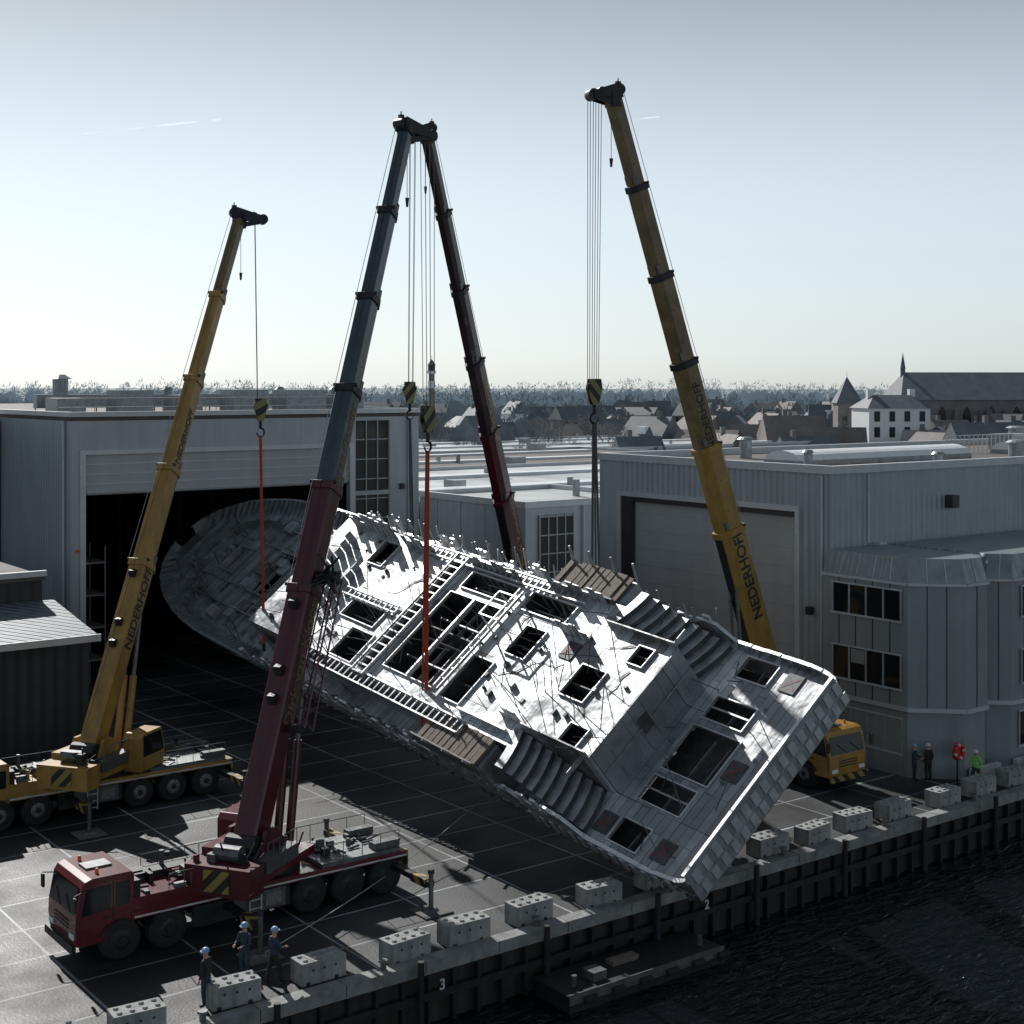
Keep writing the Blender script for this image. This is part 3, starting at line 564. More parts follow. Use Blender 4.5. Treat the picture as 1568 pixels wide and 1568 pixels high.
for sd in(-1,1):
    l=6.5
    while l<34:
        e_=edge(sd,l,.05); h0=.5; s.beam((e_,l,h0),(e_+sd*U(.1,.5),l+U(-.2,.2),h0+U(.5,1.15)),.07,.05,'alu_side')
        if R()<.4: s.box(e_-.05,e_+.05,l,l+U(.2,.5),h0,h0+U(.3,.9),'alu')
        if R()<.3: s.beam((e_,l,h0),(e_-sd*.6,l+.2,0),.05,.05,'alu_side')
        l+=U(.3,.7)
    l=-.1
    while l<33:
        e_=edge(sd,max(l,0),-.3); s.beam((e_,max(l,0)+.3,-1.0),(e_+sd*.05,max(l,0)+.3+U(-.1,.1),-1.0-U(.15,.5)),.25,.05,'alu_dark'); l+=U(.5,.9)
    for l in [10.5+i*.75 for i in range(30)]:
        xx=edge(sd,l,-.05); s.add([(xx,l,.003),(xx-sd*.45,l,.003),(xx,l,.6)],[(0,1,2)],'alu_side')
    for l in [1.2+i*.6 for i in range(8)]:
        xx=edge(sd,l,-.02); s.add([(xx,l,.003),(xx-sd*.25,l,.003),(xx,l,.3)],[(0,1,2)],'alu_side')
    for i in range(80):
        l=.5+i*.62
        if hw(l)<.9: continue
        s.beam((edge(sd,l,.05),l,-.02),(edge(sd,l,-.31),l,-1.05),.06,.10,'alu_side' if l<33 else 'alu_bow',up=(0,1,0))
for i in range(34):
    l=34+i*.5
    for sd in(-1,1):
        if hw(l)<.8: continue
        s.beam((edge(sd,l,-.75),l,.02),(edge(sd,l,.1),l,.55),.05,.25,'alu_bow')
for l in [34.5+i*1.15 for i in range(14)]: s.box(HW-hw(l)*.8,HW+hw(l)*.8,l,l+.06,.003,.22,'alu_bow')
for x in(-3,-1.6,1.6,3): s.box(HW+x,HW+x+.06,34,46,.003,.3,'alu_bow')
for i in range(18):
    a0=-1.4+2.8*i/18;a1=-1.4+2.8*(i+1)/18
    P=lambda a,r:(HW+r*math.sin(a)*3.2,41+r*math.cos(a)*6.5)
    p0,p1=P(a0,1),P(a1,1); s.quad((*p0,0),(*p1,0),(*P(a1,.95),.9),(*P(a0,.95),.9),'alu_bow')
for i in range(40):
    l=U(34.5,48); x=HW+U(-.8,.8)*hw(l); s.box(x,x+U(.2,.9),l,l+U(.2,1.1),.003,U(.1,.5),random.choice(['alu_bow','alu_side','alu_dark','steel_mid']))
for i in range(30):
    l=U(34,49); x=HW+U(-.9,.9)*hw(l); s.cyl((x,l,0),(x+U(-.5,.5),l+U(-.5,.5),U(.6,1.6)),.03,.03,'steel_mid',5)
child(s,'edge_frames',SHIPE)
s=MB()
def ladder(p0,p1,wd,step,k='alu',hh=.14):
    p0=Vector(p0);p1=Vector(p1);d,y,z=s.frame(p0,p1)
    for sg in(-1,1): s.beam(p0+y*sg*wd/2,p1+y*sg*wd/2,.07,hh,k)
    n=int((p1-p0).length/step)
    for i in range(n+1):
        c=p0+(p1-p0)*i/n; s.beam(c-y*wd/2,c+y*wd/2,.08,.08,'alu_side')
ladder((1.2,21.8,H2+.2),(9.0,21.8,H2+.2),1.0,.42); ladder((1.0,13,H2+.1),(1.0,28.5,H2+.1),.6,.45); ladder((8.75,12,H2+.16),(8.75,25,H2+.16),.5,.45)
ladder((2.0,16.15,H2+.22),(8.2,16.15,H2+.22),.35,.6); ladder((4.9,23,H2+.15),(4.9,28,H2+.15),.4,.5,'alu')
s.beam((2.1,18.6,H2+.1),(6.9,18.6,H2+.1),.12,.2,'alu'); s.beam((1.7,10.5,H2+.1),(1.7,14,H2+.1),.1,.3,'alu')
for x in(5.8,7.2):
    for l in(14.8,16.2): s.beam((x,l,H2),(x,l,H2+1.1),.07,.07,'alu')
for a,b_ in(((5.8,14.8),(7.2,14.8)),((7.2,14.8),(7.2,16.2)),((7.2,16.2),(5.8,16.2)),((5.8,16.2),(5.8,14.8))): s.beam((*a,H2+1.1),(*b_,H2+1.1),.07,.07,'alu')
for (x,l,ln,ax,hh) in((8.6,24,3.0,1,1.1),(8.7,17,4,1,.9),(3.5,28.6,3.4,0,.8),(6.9,10.2,2.2,1,.9),(2.3,10.2,1.5,1,.8),(5,31,3.2,0,1.0),(8.9,11,4,1,1.2),(8.8,28,4.5,1,1.3)):
    n=int(ln/.5)
    for i in range(n):
        u=i*.5; q_=hh*U(.35,1)
        if ax: s.box(x,x+.05,l+u,l+u+.42,H2,H2+q_,'alu_side')
        else: s.box(x+u,x+u+.42,l,l+.05,H2,H2+q_,'alu_side')
child(s,'lifting_frames',SHIPE)
s=MB()
for x0,x1 in((-.1,1.1),(9.2,10.5)):
    s.box(x0,x1,10.6,15.2,0,H2-.15,'alu_side')
    for i in range(11): s.box(x0-.1+U(-.1,.1),x1+.1+U(-.1,.1),10.8+i*.4,11.12+i*.4,H2-.1+U(0,.05),H2+U(0,.08),'wood')
    s.box(x0-.2,x0-.12,10.6,15.2,H2-.4,H2+.35,'alu_dark')
    for l in(10.7,12.2,13.7,15.1): s.beam(((x0 if x0<0 else x1),l,H2-.3),((x0-.35 if x0<0 else x1+.35),l,H2+.7),.09,.09,'alu_side')
child(s,'wing_platforms',SHIPE)
s=MB()
for sd in(0,1):
    nst=9
    for i in range(nst):
        l0=5.9+i*.46; h=H2*(i+1)/nst
        pts=[]
        for j in range(6):
            w_=.25+j*.37; pts.append((w_,l0-.25+.5*(w_/2)**2))
        for (wa,la),(wb,lb) in zip(pts,pts[1:]):
            if sd: wa,wb=2*HW-wa,2*HW-wb
            s.add([(wa,la,h-.4),(wb,lb,h-.4),(wb,lb,h),(wa,la,h)],[(0,1,2,3)],'alu_dark'); s.add([(wa,la,h),(wb,lb,h),(wa,la+.5,h),(wb,lb+.5,h)],[(0,1,3,2)],'alu_side')
child(s,'curved_stairs',SHIPE)
s=MB()
for i in range(80):
    l=U(1,32); x=U(.6,9.6); h=0 if l<5.7 else H2
    if l>5.5 and (x<1.5 or x>8.9): h=0
    a=U(0,6.28); ln=U(.8,2.6); s.cyl((x,l,h),(x+math.cos(a)*ln*.6,l+math.sin(a)*ln*.6,h+ln*.75),.022,.022,'steel_mid',5)
for i in range(80):
    l=U(.8,32); x=U(1.6,8.6); h=0 if l<5.4 else H2
    if any(a-.2<x<b_+.2 and c-.2<l<d_+.2 for a,b_,c,d_ in aft+main): continue
    if 5.3<l<6.3: continue
    s.box(x,x+U(.06,.28),l,l+U(.06,.25),h+.003,h+U(.04,.2),random.choice(['alu_side','steel_mid','alu_dark','alu_dark','alu_bow']))
def cross(x,l,h,r=.3):
    t_=.025
    s.add([(x-r-t_,l-r,h),(x-r+t_,l-r,h),(x+r+t_,l+r,h),(x+r-t_,l+r,h)],[(0,1,2,3)],'red_mark'); s.add([(x-r-t_,l+r,h+.002),(x-r+t_,l+r,h+.002),(x+r+t_,l-r,h+.002),(x+r-t_,l-r,h+.002)],[(0,1,2,3)],'red_mark')
for (x,l) in((6.2,10.9),(5.0,1.5),(9.35,1.9),(1.0,1.9),(1.0,5.2)):
    hh=H2 if l>6 else 0; s.box(x-.45,x+.45,l-.4,l+.4,hh+.003,hh+.05,'alu_dark'); cross(x,l,hh+.056)
for i in range(12):
    x=U(2,8.5); l=U(7,30); a=U(0,6.28); prev=Vector((x,l,H2+.03))
    for j in range(9):
        a+=U(-.7,.7); nx=prev+Vector((math.cos(a)*.45,math.sin(a)*.45,0))
        if nx.x<1.4 or nx.x>9 or nx.y<6: break
        if any(a_<nx.x<b_ and c<nx.y<d_ for a_,b_,c,d_ in main): break
        s.cyl(prev,nx,.018,.018,'frame_dark',4,False); prev=nx
child(s,'deck_gear',SHIPE)
# ------------------------------------------------------------------ CRANES
def txt(body,size,M,par,k,name='lettering'):
    cu=bpy.data.curves.new(name,'FONT'); cu.body=body; cu.size=size; cu.align_x='CENTER'; cu.align_y='CENTER'; cu.extrude=.004; cu.offset=size*.02; cu.materials.append(MT[k])
    o=bpy.data.objects.new(name,cu); COL.objects.link(o); bpy.context.view_layer.update()
    me=bpy.data.meshes.new_from_object(o.evaluated_get(bpy.context.evaluated_depsgraph_get())); bpy.data.objects.remove(o)
    o=bpy.data.objects.new(name,me); COL.objects.link(o); o.parent=par; o.matrix_local=par.matrix_world.inverted()@M
    return o
bpy.context.view_layer.update()
for sN,body in((38.6,'2'),(26.5,'3')):
    Mq=SITE@Matrix.Translation((sN,-.36,-.7))@Matrix.Rotation(math.pi/2,4,'X'); txt(body,.5,Mq,QW,'white_paint','quay_number')
def crane(name,s,t,head,tip,paint,uppaint,sections,bw,hook,slingend,slingk,label,labk,cabpaint,lattice=False,nropes=4,beside=0,outr=2.6,tipside=1,rear=5.4,front=6.9,hub='hub'):
    base=ST(s,t,0); Mc=Matrix.Translation(base)@Matrix.Rotation(head,4,'Z'); E=empty(name,Mc)
    bpy.context.view_layer.update()
    c=MB()
    c.box(-rear,front-1.7,-.55,.55,.75,1.25,'steel_dark'); c.box(-rear,front-1.9,-1.32,1.32,1.25,1.5,cabpaint)
    c.box(-rear+.3,-1.4,-1.3,1.3,1.5,1.66,'steel_deck'); c.box(1.6,front-2.0,-1.25,1.25,1.5,1.95,cabpaint)
    c.box(1.9,front-2.3,-1.0,-.2,1.95,2.2,'steel_dark'); c.box(2.2,3.6,.1,1.1,1.95,2.35,'steel_mid'); c.cyl((3.9,-.7,1.95),(3.9,-.7,2.7),.09,.09,'steel_mid')
    for i in range(40):
        x=U(1.7,front-2.3); y=U(-1.15,1.0); z=1.95
        if R()<.5: c.box(x,x+U(.1,.5),y,y+U(.1,.4),z,z+U(.08,.42),random.choice(['steel_dark','steel_mid',cabpaint,'steel_deck']))
        else: c.cyl((x,y,z+.1),(x+U(-.5,.5),y+U(-.4,.4),z+U(.1,.45)),.045,.045,'steel_dark',6)
    for i in range(30):
        x=U(-rear+.4,-1.6); y=U(-1.2,1.0); z=1.66
        if R()<.5: c.box(x,x+U(.1,.5),y,y+U(.1,.3),z,z+U(.06,.3),random.choice(['steel_dark','steel_mid','steel_deck']))
        else: c.cyl((x,y,z+.06),(x+U(-.7,.7),y+U(-.2,.2),z+U(.06,.2)),.05,.05,'steel_mid',6)
    for sg in(-1,1):
        for i in range(6): c.cyl((1.7+i*.55,sg*1.22,1.95),(1.7+i*.55,sg*1.22,2.5),.018,.018,'steel_mid',5)
        c.cyl((1.7,sg*1.22,2.5),(4.45,sg*1.22,2.5),.02,.02,'steel_mid',5)
        for i in range(5): c.cyl((-rear+.3+i*.8,sg*1.25,1.66),(-rear+.3+i*.8,sg*1.25,2.3),.018,.018,'steel_mid',5)
        c.cyl((-rear+.3,sg*1.25,2.3),(-rear+3.5,sg*1.25,2.3),.02,.02,'steel_mid',5)
    for sg in(-1,1): c.box(-rear,front-2,sg*1.325-.012,sg*1.325+.012,1.3,1.36,'white_paint')
    ax=[front-1.55,front-3.2,-.9,-2.5,-4.1]
    for x in ax:
        for sg in(-1,1):
            c.cyl((x,sg*.88,.69),(x,sg*1.25,.69),.69,.69,'tyre',24); c.cyl((x,sg*1.25,.69),(x,sg*1.33,.69),.69,.60,'tyre',24); c.cyl((x,sg*1.32,.69),(x,sg*1.335,.69),.39,.39,'steel_dark',18); c.cyl((x,sg*1.33,.69),(x,sg*1.36,.69),.33,.22,hub,16); c.cyl((x,sg*1.35,.69),(x,sg*1.42,.69),.13,.11,'steel_dark',10)
            for kx in range(10): a=2*math.pi*kx/10; c.cyl((x+.27*math.cos(a),sg*1.33,.69+.27*math.sin(a)),(x+.27*math.cos(a),sg*1.37,.69+.27*math.sin(a)),.025,.025,'steel_dark',5)
            n=7
            for i in range(n):
                a0=math.pi*(.12+.76*i/n);a1=math.pi*(.12+.76*(i+1)/n); r=.82
                c.quad((x+r*math.cos(a0),sg*.85,.69+r*math.sin(a0)*.85),(x+r*math.cos(a1),sg*.85,.69+r*math.sin(a1)*.85),(x+r*math.cos(a1),sg*1.36,.69+r*math.sin(a1)*.85),(x+r*math.cos(a0),sg*1.36,.69+r*math.sin(a0)*.85),'steel_dark')
    for sg in(-1,1):
        c.box(.1,2.1,sg*1.28-.05,sg*1.28+.05,.55,1.22,'steel_mid'); c.box(.3,.9,sg*1.34-.02,sg*1.34+.02,.65,1.1,'hub')
        c.box(-.1,front-4.1,sg*1.2-.08,sg*1.2+.08,.5,1.2,'steel_dark')
        for xx in(1.1,1.55): c.cyl((xx,sg*1.42,.3),(xx,sg*1.42,1.75),.03,.03,'white_paint',5)
        for i in range(5): c.cyl((1.1,sg*1.42,.4+i*.3),(1.55,sg*1.42,.4+i*.3),.025,.025,'white_paint',5)
        c.box(-rear+.2,-rear+1.3,sg*.95-.2,sg*.95+.2,1.66,1.92,'steel_mid')
    c.box(-rear-.08,-rear,-1.3,1.3,.7,1.5,'hazard'); 
    for sg in(-1,1): c.box(-rear-.12,-rear-.085,sg*1.05-.15,sg*1.05+.15,.8,1.0,'red_mark')
    child(c,'carrier',E,bevel=.015)
    c=MB(); f=front
    prof=[(f-2.0,.75),(f-.05,.75),(f,1.25),(f-.02,1.72),(f-.2,2.62),(f-.32,2.8),(f-.55,2.88),(f-1.9,2.88),(f-2.0,2.8)]
    c.prism(prof,-1.28,1.28,cabpaint)
    c.add([(f+.004,-1.14,1.78),(f+.004,1.14,1.78),(f-.165,1.1,2.60),(f-.165,-1.1,2.60)],[(0,1,2,3)],'glass')
    c.beam((f+.02,-.1,1.8),(f-.07,-.7,2.25),.03,.02,'steel_dark'); c.beam((f+.02,.8,1.8),(f-.07,.2,2.25),.03,.02,'steel_dark')
    for sg in(-1,1):
        y=sg*1.292; c.add([(f-1.2,y,1.8),(f-.2,y,1.70),(f-.38,y,2.56),(f-1.2,y,2.6)],[(0,1,2,3)],'glass'); c.add([(f-1.85,y,1.85),(f-1.36,y,1.82),(f-1.36,y,2.6),(f-1.85,y,2.6)],[(0,1,2,3)],'glass')
        for xx in(f-1.28,f-.14): c.box(xx-.012,xx+.012,sg*1.285-.01,sg*1.285+.01,.95,2.7 if xx<f-1 else 1.7,'steel_dark')
        c.box(f-1.15,f-.95,sg*1.3-.015,sg*1.3+.015,1.5,1.55,'steel_dark')
        c.beam((f-.2,sg*1.3,2.5),(f+.12,sg*1.5,2.5),.04,.04,'steel_dark'); c.box(f+.06,f+.14,sg*1.52-.1,sg*1.52+.1,2.0,2.45,'steel_dark')
        c.box(f-.02,f+.03,sg*.95-.2,sg*.95+.2,.95,1.12,'skylight')
    c.box(f-.02,f+.12,-1.3,1.3,.55,.82,'steel_dark' if cabpaint!='yellow' else 'hazard')
    for z in(1.2,1.32,1.44): c.box(f-.01,f+.02,-.65,.65,z,z+.05,'steel_dark')
    c.cyl((f-.9,-.8,2.88),(f-.9,-.8,3.05),.07,.05,'orange',10); c.cyl((f-.9,.8,2.88),(f-.9,.8,3.05),.07,.05,'orange',10); c.box(f-1.6,f-.7,-.35,.35,2.883,2.95,'steel_mid')
    c.box(f-2.25,f-2.03,-1.2,1.2,1.2,2.5,'steel_dark')
    child(c,'driver_cab',E,bevel=.05)
    c=MB()
    for x in(2.35,-rear+.55):
        c.box(x-.22,x+.22,-1.3,1.3,.85,1.2,'steel_dark')
        for sg in(-1,1):
            c.box(x-.15,x+.15,min(sg*1.2,sg*(1.2+outr)),max(sg*1.2,sg*(1.2+outr)),.9,1.12,'steel_dark'); c.box(x-.17,x+.17,sg*(1.2+outr*.75)-.5,sg*(1.2+outr*.75)+.5,.85,1.16,'hazard')
            yy=sg*(1.2+outr); c.cyl((x,yy,.15),(x,yy,1.45),.09,.09,'steel_mid',10); c.cyl((x,yy,.06),(x,yy,.16),.32,.2,'steel_mid',12); c.box(x-.6,x+.6,yy-.6,yy+.6,.004,.07,'concrete_dark'); c.cyl((x,yy,1.4),(x,yy,1.55),.13,.12,'steel_dark',10)
    child(c,'outriggers',E,bevel=.015)
    tipw=Vector(tip); az=math.atan2(tipw.y-base.y,tipw.x-base.x); Ms=Matrix.Translation(base)@Matrix.Rotation(az,4,'Z')
    c=MB(); c.cyl((0,0,1.5),(0,0,1.85),1.05,1.05,'steel_dark',24); c.box(-2.6,1.1,-1.2,1.2,1.85,2.15,cabpaint)
    for sg in(-1,1):
        c.prism([(-2.2,2.15),(.3,2.15),(-.5,2.9),(-1.0,3.35),(-1.6,3.35)],sg*.72-.08,sg*.72+.08,paint)
    c.box(-2.5,-.2,.82,1.3,2.15,2.85,cabpaint); c.box(-2.45,-.3,-1.32,-.82,2.15,2.65,'steel_mid')
    for i in range(7): c.box(-2.3+i*.26,-2.14+i*.26,1.302,1.315,2.3,2.75,'steel_dark')
    c.box(-3.6,-2.62,-1.28,1.28,1.6,2.6,paint); c.box(-3.65,-3.602,-.5,.5,1.75,2.5,'hazard'); c.cyl((-1.9,-.6,2.9),(-1.9,.6,2.9),.33,.33,'steel_dark',14)
    c.cyl((-2.8,-.5,2.85),(-2.8,.5,2.85),.28,.28,'steel_mid',14)
    for i in range(44):
        x=U(-3.4,.8); y=U(-1.2,1.1); z=2.15 if x>-2.6 else 2.6
        if R()<.5: c.box(x,x+U(.1,.4),y,y+U(.1,.4),z,z+U(.1,.6),random.choice(['steel_dark','steel_mid',cabpaint]))
        else: c.cyl((x,y,z+.1),(x+U(-.5,.5),y+U(-.4,.4),z+U(.2,.9)),.035,.035,'steel_dark',6)
    for i in range(6): c.cyl((-2.4+i*.4,-1.3,2.65),(-2.4+i*.4,-1.3,3.2),.02,.02,'steel_mid',5)
    c.cyl((-2.4,-1.3,3.2),(-.4,-1.3,3.2),.02,.02,'steel_mid',5)
    o=c.build('superstructure',bevel=.02); o.parent=E; o.matrix_local=Mc.inverted()@Ms
    c=MB(); y0,y1=(-1.95,-1.05) if beside<=0 else (1.05,1.95)
    c.prism([(-.5,1.7),(1.35,1.7),(1.5,2.3),(1.2,3.4),(-.3,3.4),(-.5,3.2)],y0,y1,cabpaint)
    c.add([(1.505,y0+.06,2.32),(1.505,y1-.06,2.32),(1.225,y1-.06,3.32),(1.225,y0+.06,3.32)],[(0,1,2,3)],'glass')
    for yy in(y0-.012,y1+.012): c.add([(-.3,yy,2.35),(1.38,yy,2.35),(1.14,yy,3.28),(-.3,yy,3.28)],[(0,1,2,3)],'glass')
    o=c.build('operator_cab',bevel=.02); o.parent=E; o.matrix_local=Mc.inverted()@Ms
    piv=Ms@Vector((-1.2,0,3.1)); MI=Mc.inverted()
    d=(tipw-piv); Lb=d.length; dn=d.normalized(); 
    c=MB(); P=lambda u:MI@(piv+dn*u); upv=(MI.to_3x3()@Vector((0,0,1)))
    y_=upv.cross(MI.to_3x3()@dn).normalized(); z_=(MI.to_3x3()@dn).cross(y_)
    n=sections; w0,w1=bw
    L0=Lb*.30; seg=(Lb-L0)/(n-1)
    ends=[0,L0]+[L0+seg*i for i in range(1,n)]
    for i in range(n):
        wi=w0+(w1-w0)*i/(n-1); k=paint if i<uppaint[0] else uppaint[1]
        c.beam(P(ends[i]-(.6 if i==0 else 0)),P(ends[i+1]),wi*.82,wi*1.15,k,ch=1,off=.0)
        c.beam(P(ends[i+1]-.28),P(ends[i+1]+.03),wi*.82+.12,wi*1.15+.14,k if i<uppaint[0] else 'steel_dark',ch=1)
        if i<n-1:
            c.beam(P(ends[i+1]-.05),P(ends[i+1]+.07),wi*.82+.3,.12,'steel_dark',off=wi*.5)
        if i: c.beam(P(ends[i]+.1),P(ends[i]+.5),wi*.82+.04,.2,'steel_mid',off=-wi*.3)
        if i:
            u=ends[i]+1
            while u<ends[i+1]-.8:
                c.cyl(P(u)-y_*(wi*.41+.008),P(u)+y_*(wi*.41+.008),.04,.04,'steel_dark',8); u+=1.6
    c.cyl(P(Lb)+z_*.35,P(.5)+z_*.95,.016,.016,'rope',5); c.cyl(P(Lb)+y_*.3+z_*.5,P(L0)+y_*.4+z_*.75,.018,.018,'rope_light',5)
    for u in(.5,.62,.9): c.beam(P(L0*u)+z_*w0*.55,P(L0*u+.25)+z_*w0*.75,.3,.25,'steel_dark')
    c.beam(P(.5)-z_*(w0*.575+.02),P(L0*.98)-z_*(w0*.575+.02),w0*.4,.03,'steel_dark')
    child(c,'telescopic_boom',E,bevel=.02)
    c=MB(); a=MI@(Ms@Vector((.9,0,2.2))); bq=P(L0*.72)-z_*w0*.45; m_=a+(bq-a)*.55
    for sg in(-.25,.25):
        c.cyl(a+y_*sg,m_+y_*sg,.16,.16,paint,12); c.cyl(m_+y_*sg,bq+y_*sg,.09,.09,'hub',10)
    child(c,'lift_cylinder',E)
    hk=Vector(hook); hd=Vector((hk.x-tipw.x,hk.y-tipw.y,0))
    hdn=hd.normalized() if hd.length>.05 else Vector((tipside,0,0))
    c=MB(); T=MI@tipw; HD=(MI.to_3x3()@hdn); Z=Vector((0,0,1)); ht=MI@Vector((hk.x,hk.y,tipw.z-.05))
    b0=T-HD*.35+Z*.22; b1=ht+HD*.12-Z*.05
    side=Z.cross(HD).normalized()
    for sg in(-1,1): c.beam(b0+side*sg*.30,b1+side*sg*.30,.06,.62,'steel_dark',h1=.34); c.beam(T-HD*.3-Z*.5+side*sg*.27,b1+side*sg*.27-Z*.1,.06,.2,'steel_dark')
    for j,u in enumerate((0,.33,.66,1.)):
        p_=b0+(b1-b0)*u; c.cyl(p_-side*.26,p_+side*.26,.27,.27,'steel_dark',14)
    c.beam(T-HD*.1-Z*.6,b0+HD*.3,.5,.6,'steel_dark'); c.cyl(b0+Z*.25,b0+Z*.55,.03,.03,'steel_dark',5); c.box(b0.x-.1,b0.x+.1,b0.y-.1,b0.y+.1,b0.z+.25,b0.z+.4,'steel_dark')
    child(c,'boom_head',E)
    c=MB(); hl=MI@hk
    for i in range(nropes):
        o_=side*((i%2)*.3-.15)+HD*((i//2)*.28-.2); c.cyl(ht+o_+HD*-.1,hl+o_*.8+Z*.5,.016,.016,'rope',5)
    c.cyl(b0+HD*.35,b0+HD*.35-Z*3.2,.015,.015,'rope',5); c.cyl(b0+HD*.35-Z*3.2,b0+HD*.35-Z*3.6,.09,.05,'steel_dark',8)
    child(c,'hoist_ropes',E)
    c=MB(); 
    for sg in(-1,1): 
        o_=side*sg*.17; pr=[(-.28,.7),(.28,.7),(.34,.2),(.15,-.5),(-.15,-.5),(-.34,.2)]
        vs=[hl+o_+HD*p_[0]+Z*p_[1] for p_ in pr]+[hl+o_*.7+HD*p_[0]+Z*p_[1] for p_ in pr]
        c.add(vs,[tuple(range(6)),tuple(range(11,5,-1))]+[(i,(i+1)%6,(i+1)%6+6,i+6) for i in range(6)],'hazard2')
    for dx in(-.1,.12): c.cyl(hl+HD*dx+Z*.3-side*.11,hl+HD*dx+Z*.3+side*.11,.27,.27,'steel_dark',14)
    c.cyl(hl-Z*.45,hl-Z*.9,.09,.09,'steel_dark',10)
    last=None
    for i in range(9):
        a=math.radians(100-i*35); q_=hl-Z*1.12+HD*.2*math.cos(a)+Z*.24*math.sin(a)
        if last is not None: c.cyl(last,q_,.07-.004*i,.066-.004*i,'steel_dark',8)
        last=q_
    child(c,'hook_block',E)
    c=MB(); a=hl-Z*1.3; bq=MI@Vector(slingend)
    if slingk=='sling_red':
        c.beam(a,bq,.2,.05,slingk,up=(1,.2,0)); c.beam(a+side*.08,bq+side*.3,.09,.04,slingk,up=(1,.2,0))
    else:
        c.beam(a+side*.12,bq+side*.5,.1,.05,slingk,up=(1,0,0)); c.beam(a-side*.12,bq-side*.5,.1,.05,slingk,up=(1,0,0)); c.beam(a,bq,.08,.05,slingk,up=(0,1,0))
    c.cyl(bq-Z*.15,bq+Z*.25,.1,.1,'steel_dark')
    child(c,'lifting_sling',E)
    if lattice:
        c=MB(); off=y_*(-lattice)*(w0*.62+.35); a=P(L0*.42)+off; bq=P(L0*1.06)+off
        ch=[(.26*i,.32*j) for i in(-1,1) for j in(-1,1)]
        for i,j in ch: c.cyl(a+y_*i+z_*j,bq+y_*i*.8+z_*j*.8,.04,.04,paint,6)
        N_=12
        for m in range(N_):
            p0=a+(bq-a)*m/N_;p1=a+(bq-a)*(m+1)/N_
            for i in(-.26,.26): c.cyl(p0+y_*i+z_*.32*(1 if m%2 else -1),p1+y_*i-z_*.32*(1 if m%2 else -1),.02,.02,paint,5)
            for j in(-.32,.32): c.cyl(p0+z_*j+y_*.26*(1 if m%2 else -1),p1+z_*j-y_*.26*(1 if m%2 else -1),.02,.02,paint,5)
        c.beam(bq-y_*.2,bq+y_*1.1,.3,.5,'steel_dark'); c.beam(a,a+y_*.7,.2,.3,'steel_dark')
        for m in range(12): c.cyl(bq+z_*.3+y_*U(-.3,.6),bq+z_*U(.3,.9)+y_*U(-.8,.6)+(P(1)-P(0))*U(-.8,.8),.05,.05,'steel_dark',6)
        child(c,'folded_jib',E)
    yw=Mc.to_3x3()@y_; zw=Mc.to_3x3()@z_; tocam=(Vector((0,0,19))-piv).normalized()
    nrm=max([yw,-yw],key=lambda q_:q_.dot(tocam))
    for u,size in((L0*.74,w0*.68),(L0+seg*1.35,w0*.5)):
        wi=w0 if u<L0 else w0+(w1-w0)*2/(n-1)
        c0=piv+dn*u+nrm*(wi*.41+.012)+zw*w0*.08
        X=dn; Y=nrm.cross(X)
        Mt=Matrix(((X.x,Y.x,nrm.x,c0.x),(X.y,Y.y,nrm.y,c0.y),(X.z,Y.z,nrm.z,c0.z),(0,0,0,1)))
        txt(label,size,Mt,E,labk)
    return E
rot=math.radians(36.87)
crane('mobile_crane',24.3,7.5,rot+math.pi,(-4.6,63.0,30.2),'red',(2,'steel_blue'),6,(1.15,.62),(-3.75,63.9,17.4),(-3.84,64.1,2.7),'sling_red','Dirk van Klooster','yellow_tip','red_cab',lattice=1,beside=1,nropes=6,front=7.7,rear=5.0,hub='steel_dark')
crane('mobile_crane',24.5,23.6,rot+math.pi,(-14.5,76.8,28.0),'yellow',(4,'yellow_tip'),5,(1.05,.6),(-13.5,77.1,17.6),(-13.3,77.0,4.9),'sling_red','NEDERHOFF','steel_dark','yellow',beside=-1,nropes=2)
crane('mobile_crane',56.0,34.0,rot+math.pi/2,(-4.75,78.9,32.9),'red',(2,'maroon_dark'),6,(1.25,.7),(-5.6,78.7,18.5),(-5.5,79.2,9.8),'sling_grey','Dirk Klooster','yellow','red_cab',beside=1,nropes=4,tipside=-1)
crane('mobile_crane',53.0,10.8,rot-math.pi/2,(4.6,66.6,32.5),'yellow',(2,'yellow_tip'),6,(1.25,.68),(3.8,66.3,18.6),(3.9,66.6,8.4),'sling_grey','NEDERHOFF','steel_dark','yellow',beside=1,nropes=6,tipside=-1,front=5.9,outr=2.0)
# tag line
c=MB(); a=Vector((-8.0,46.6,.6)); bq=Vector((-.9,61.5,1.6)); prev=a
for i in range(1,13):
    f=i/12; p_=a+(bq-a)*f-Vector((0,0,1.0*math.sin(math.pi*f)*.35)); c.cyl(prev,p_,.02,.02,'rope_light',5); prev=p_
c.build('tag_line')
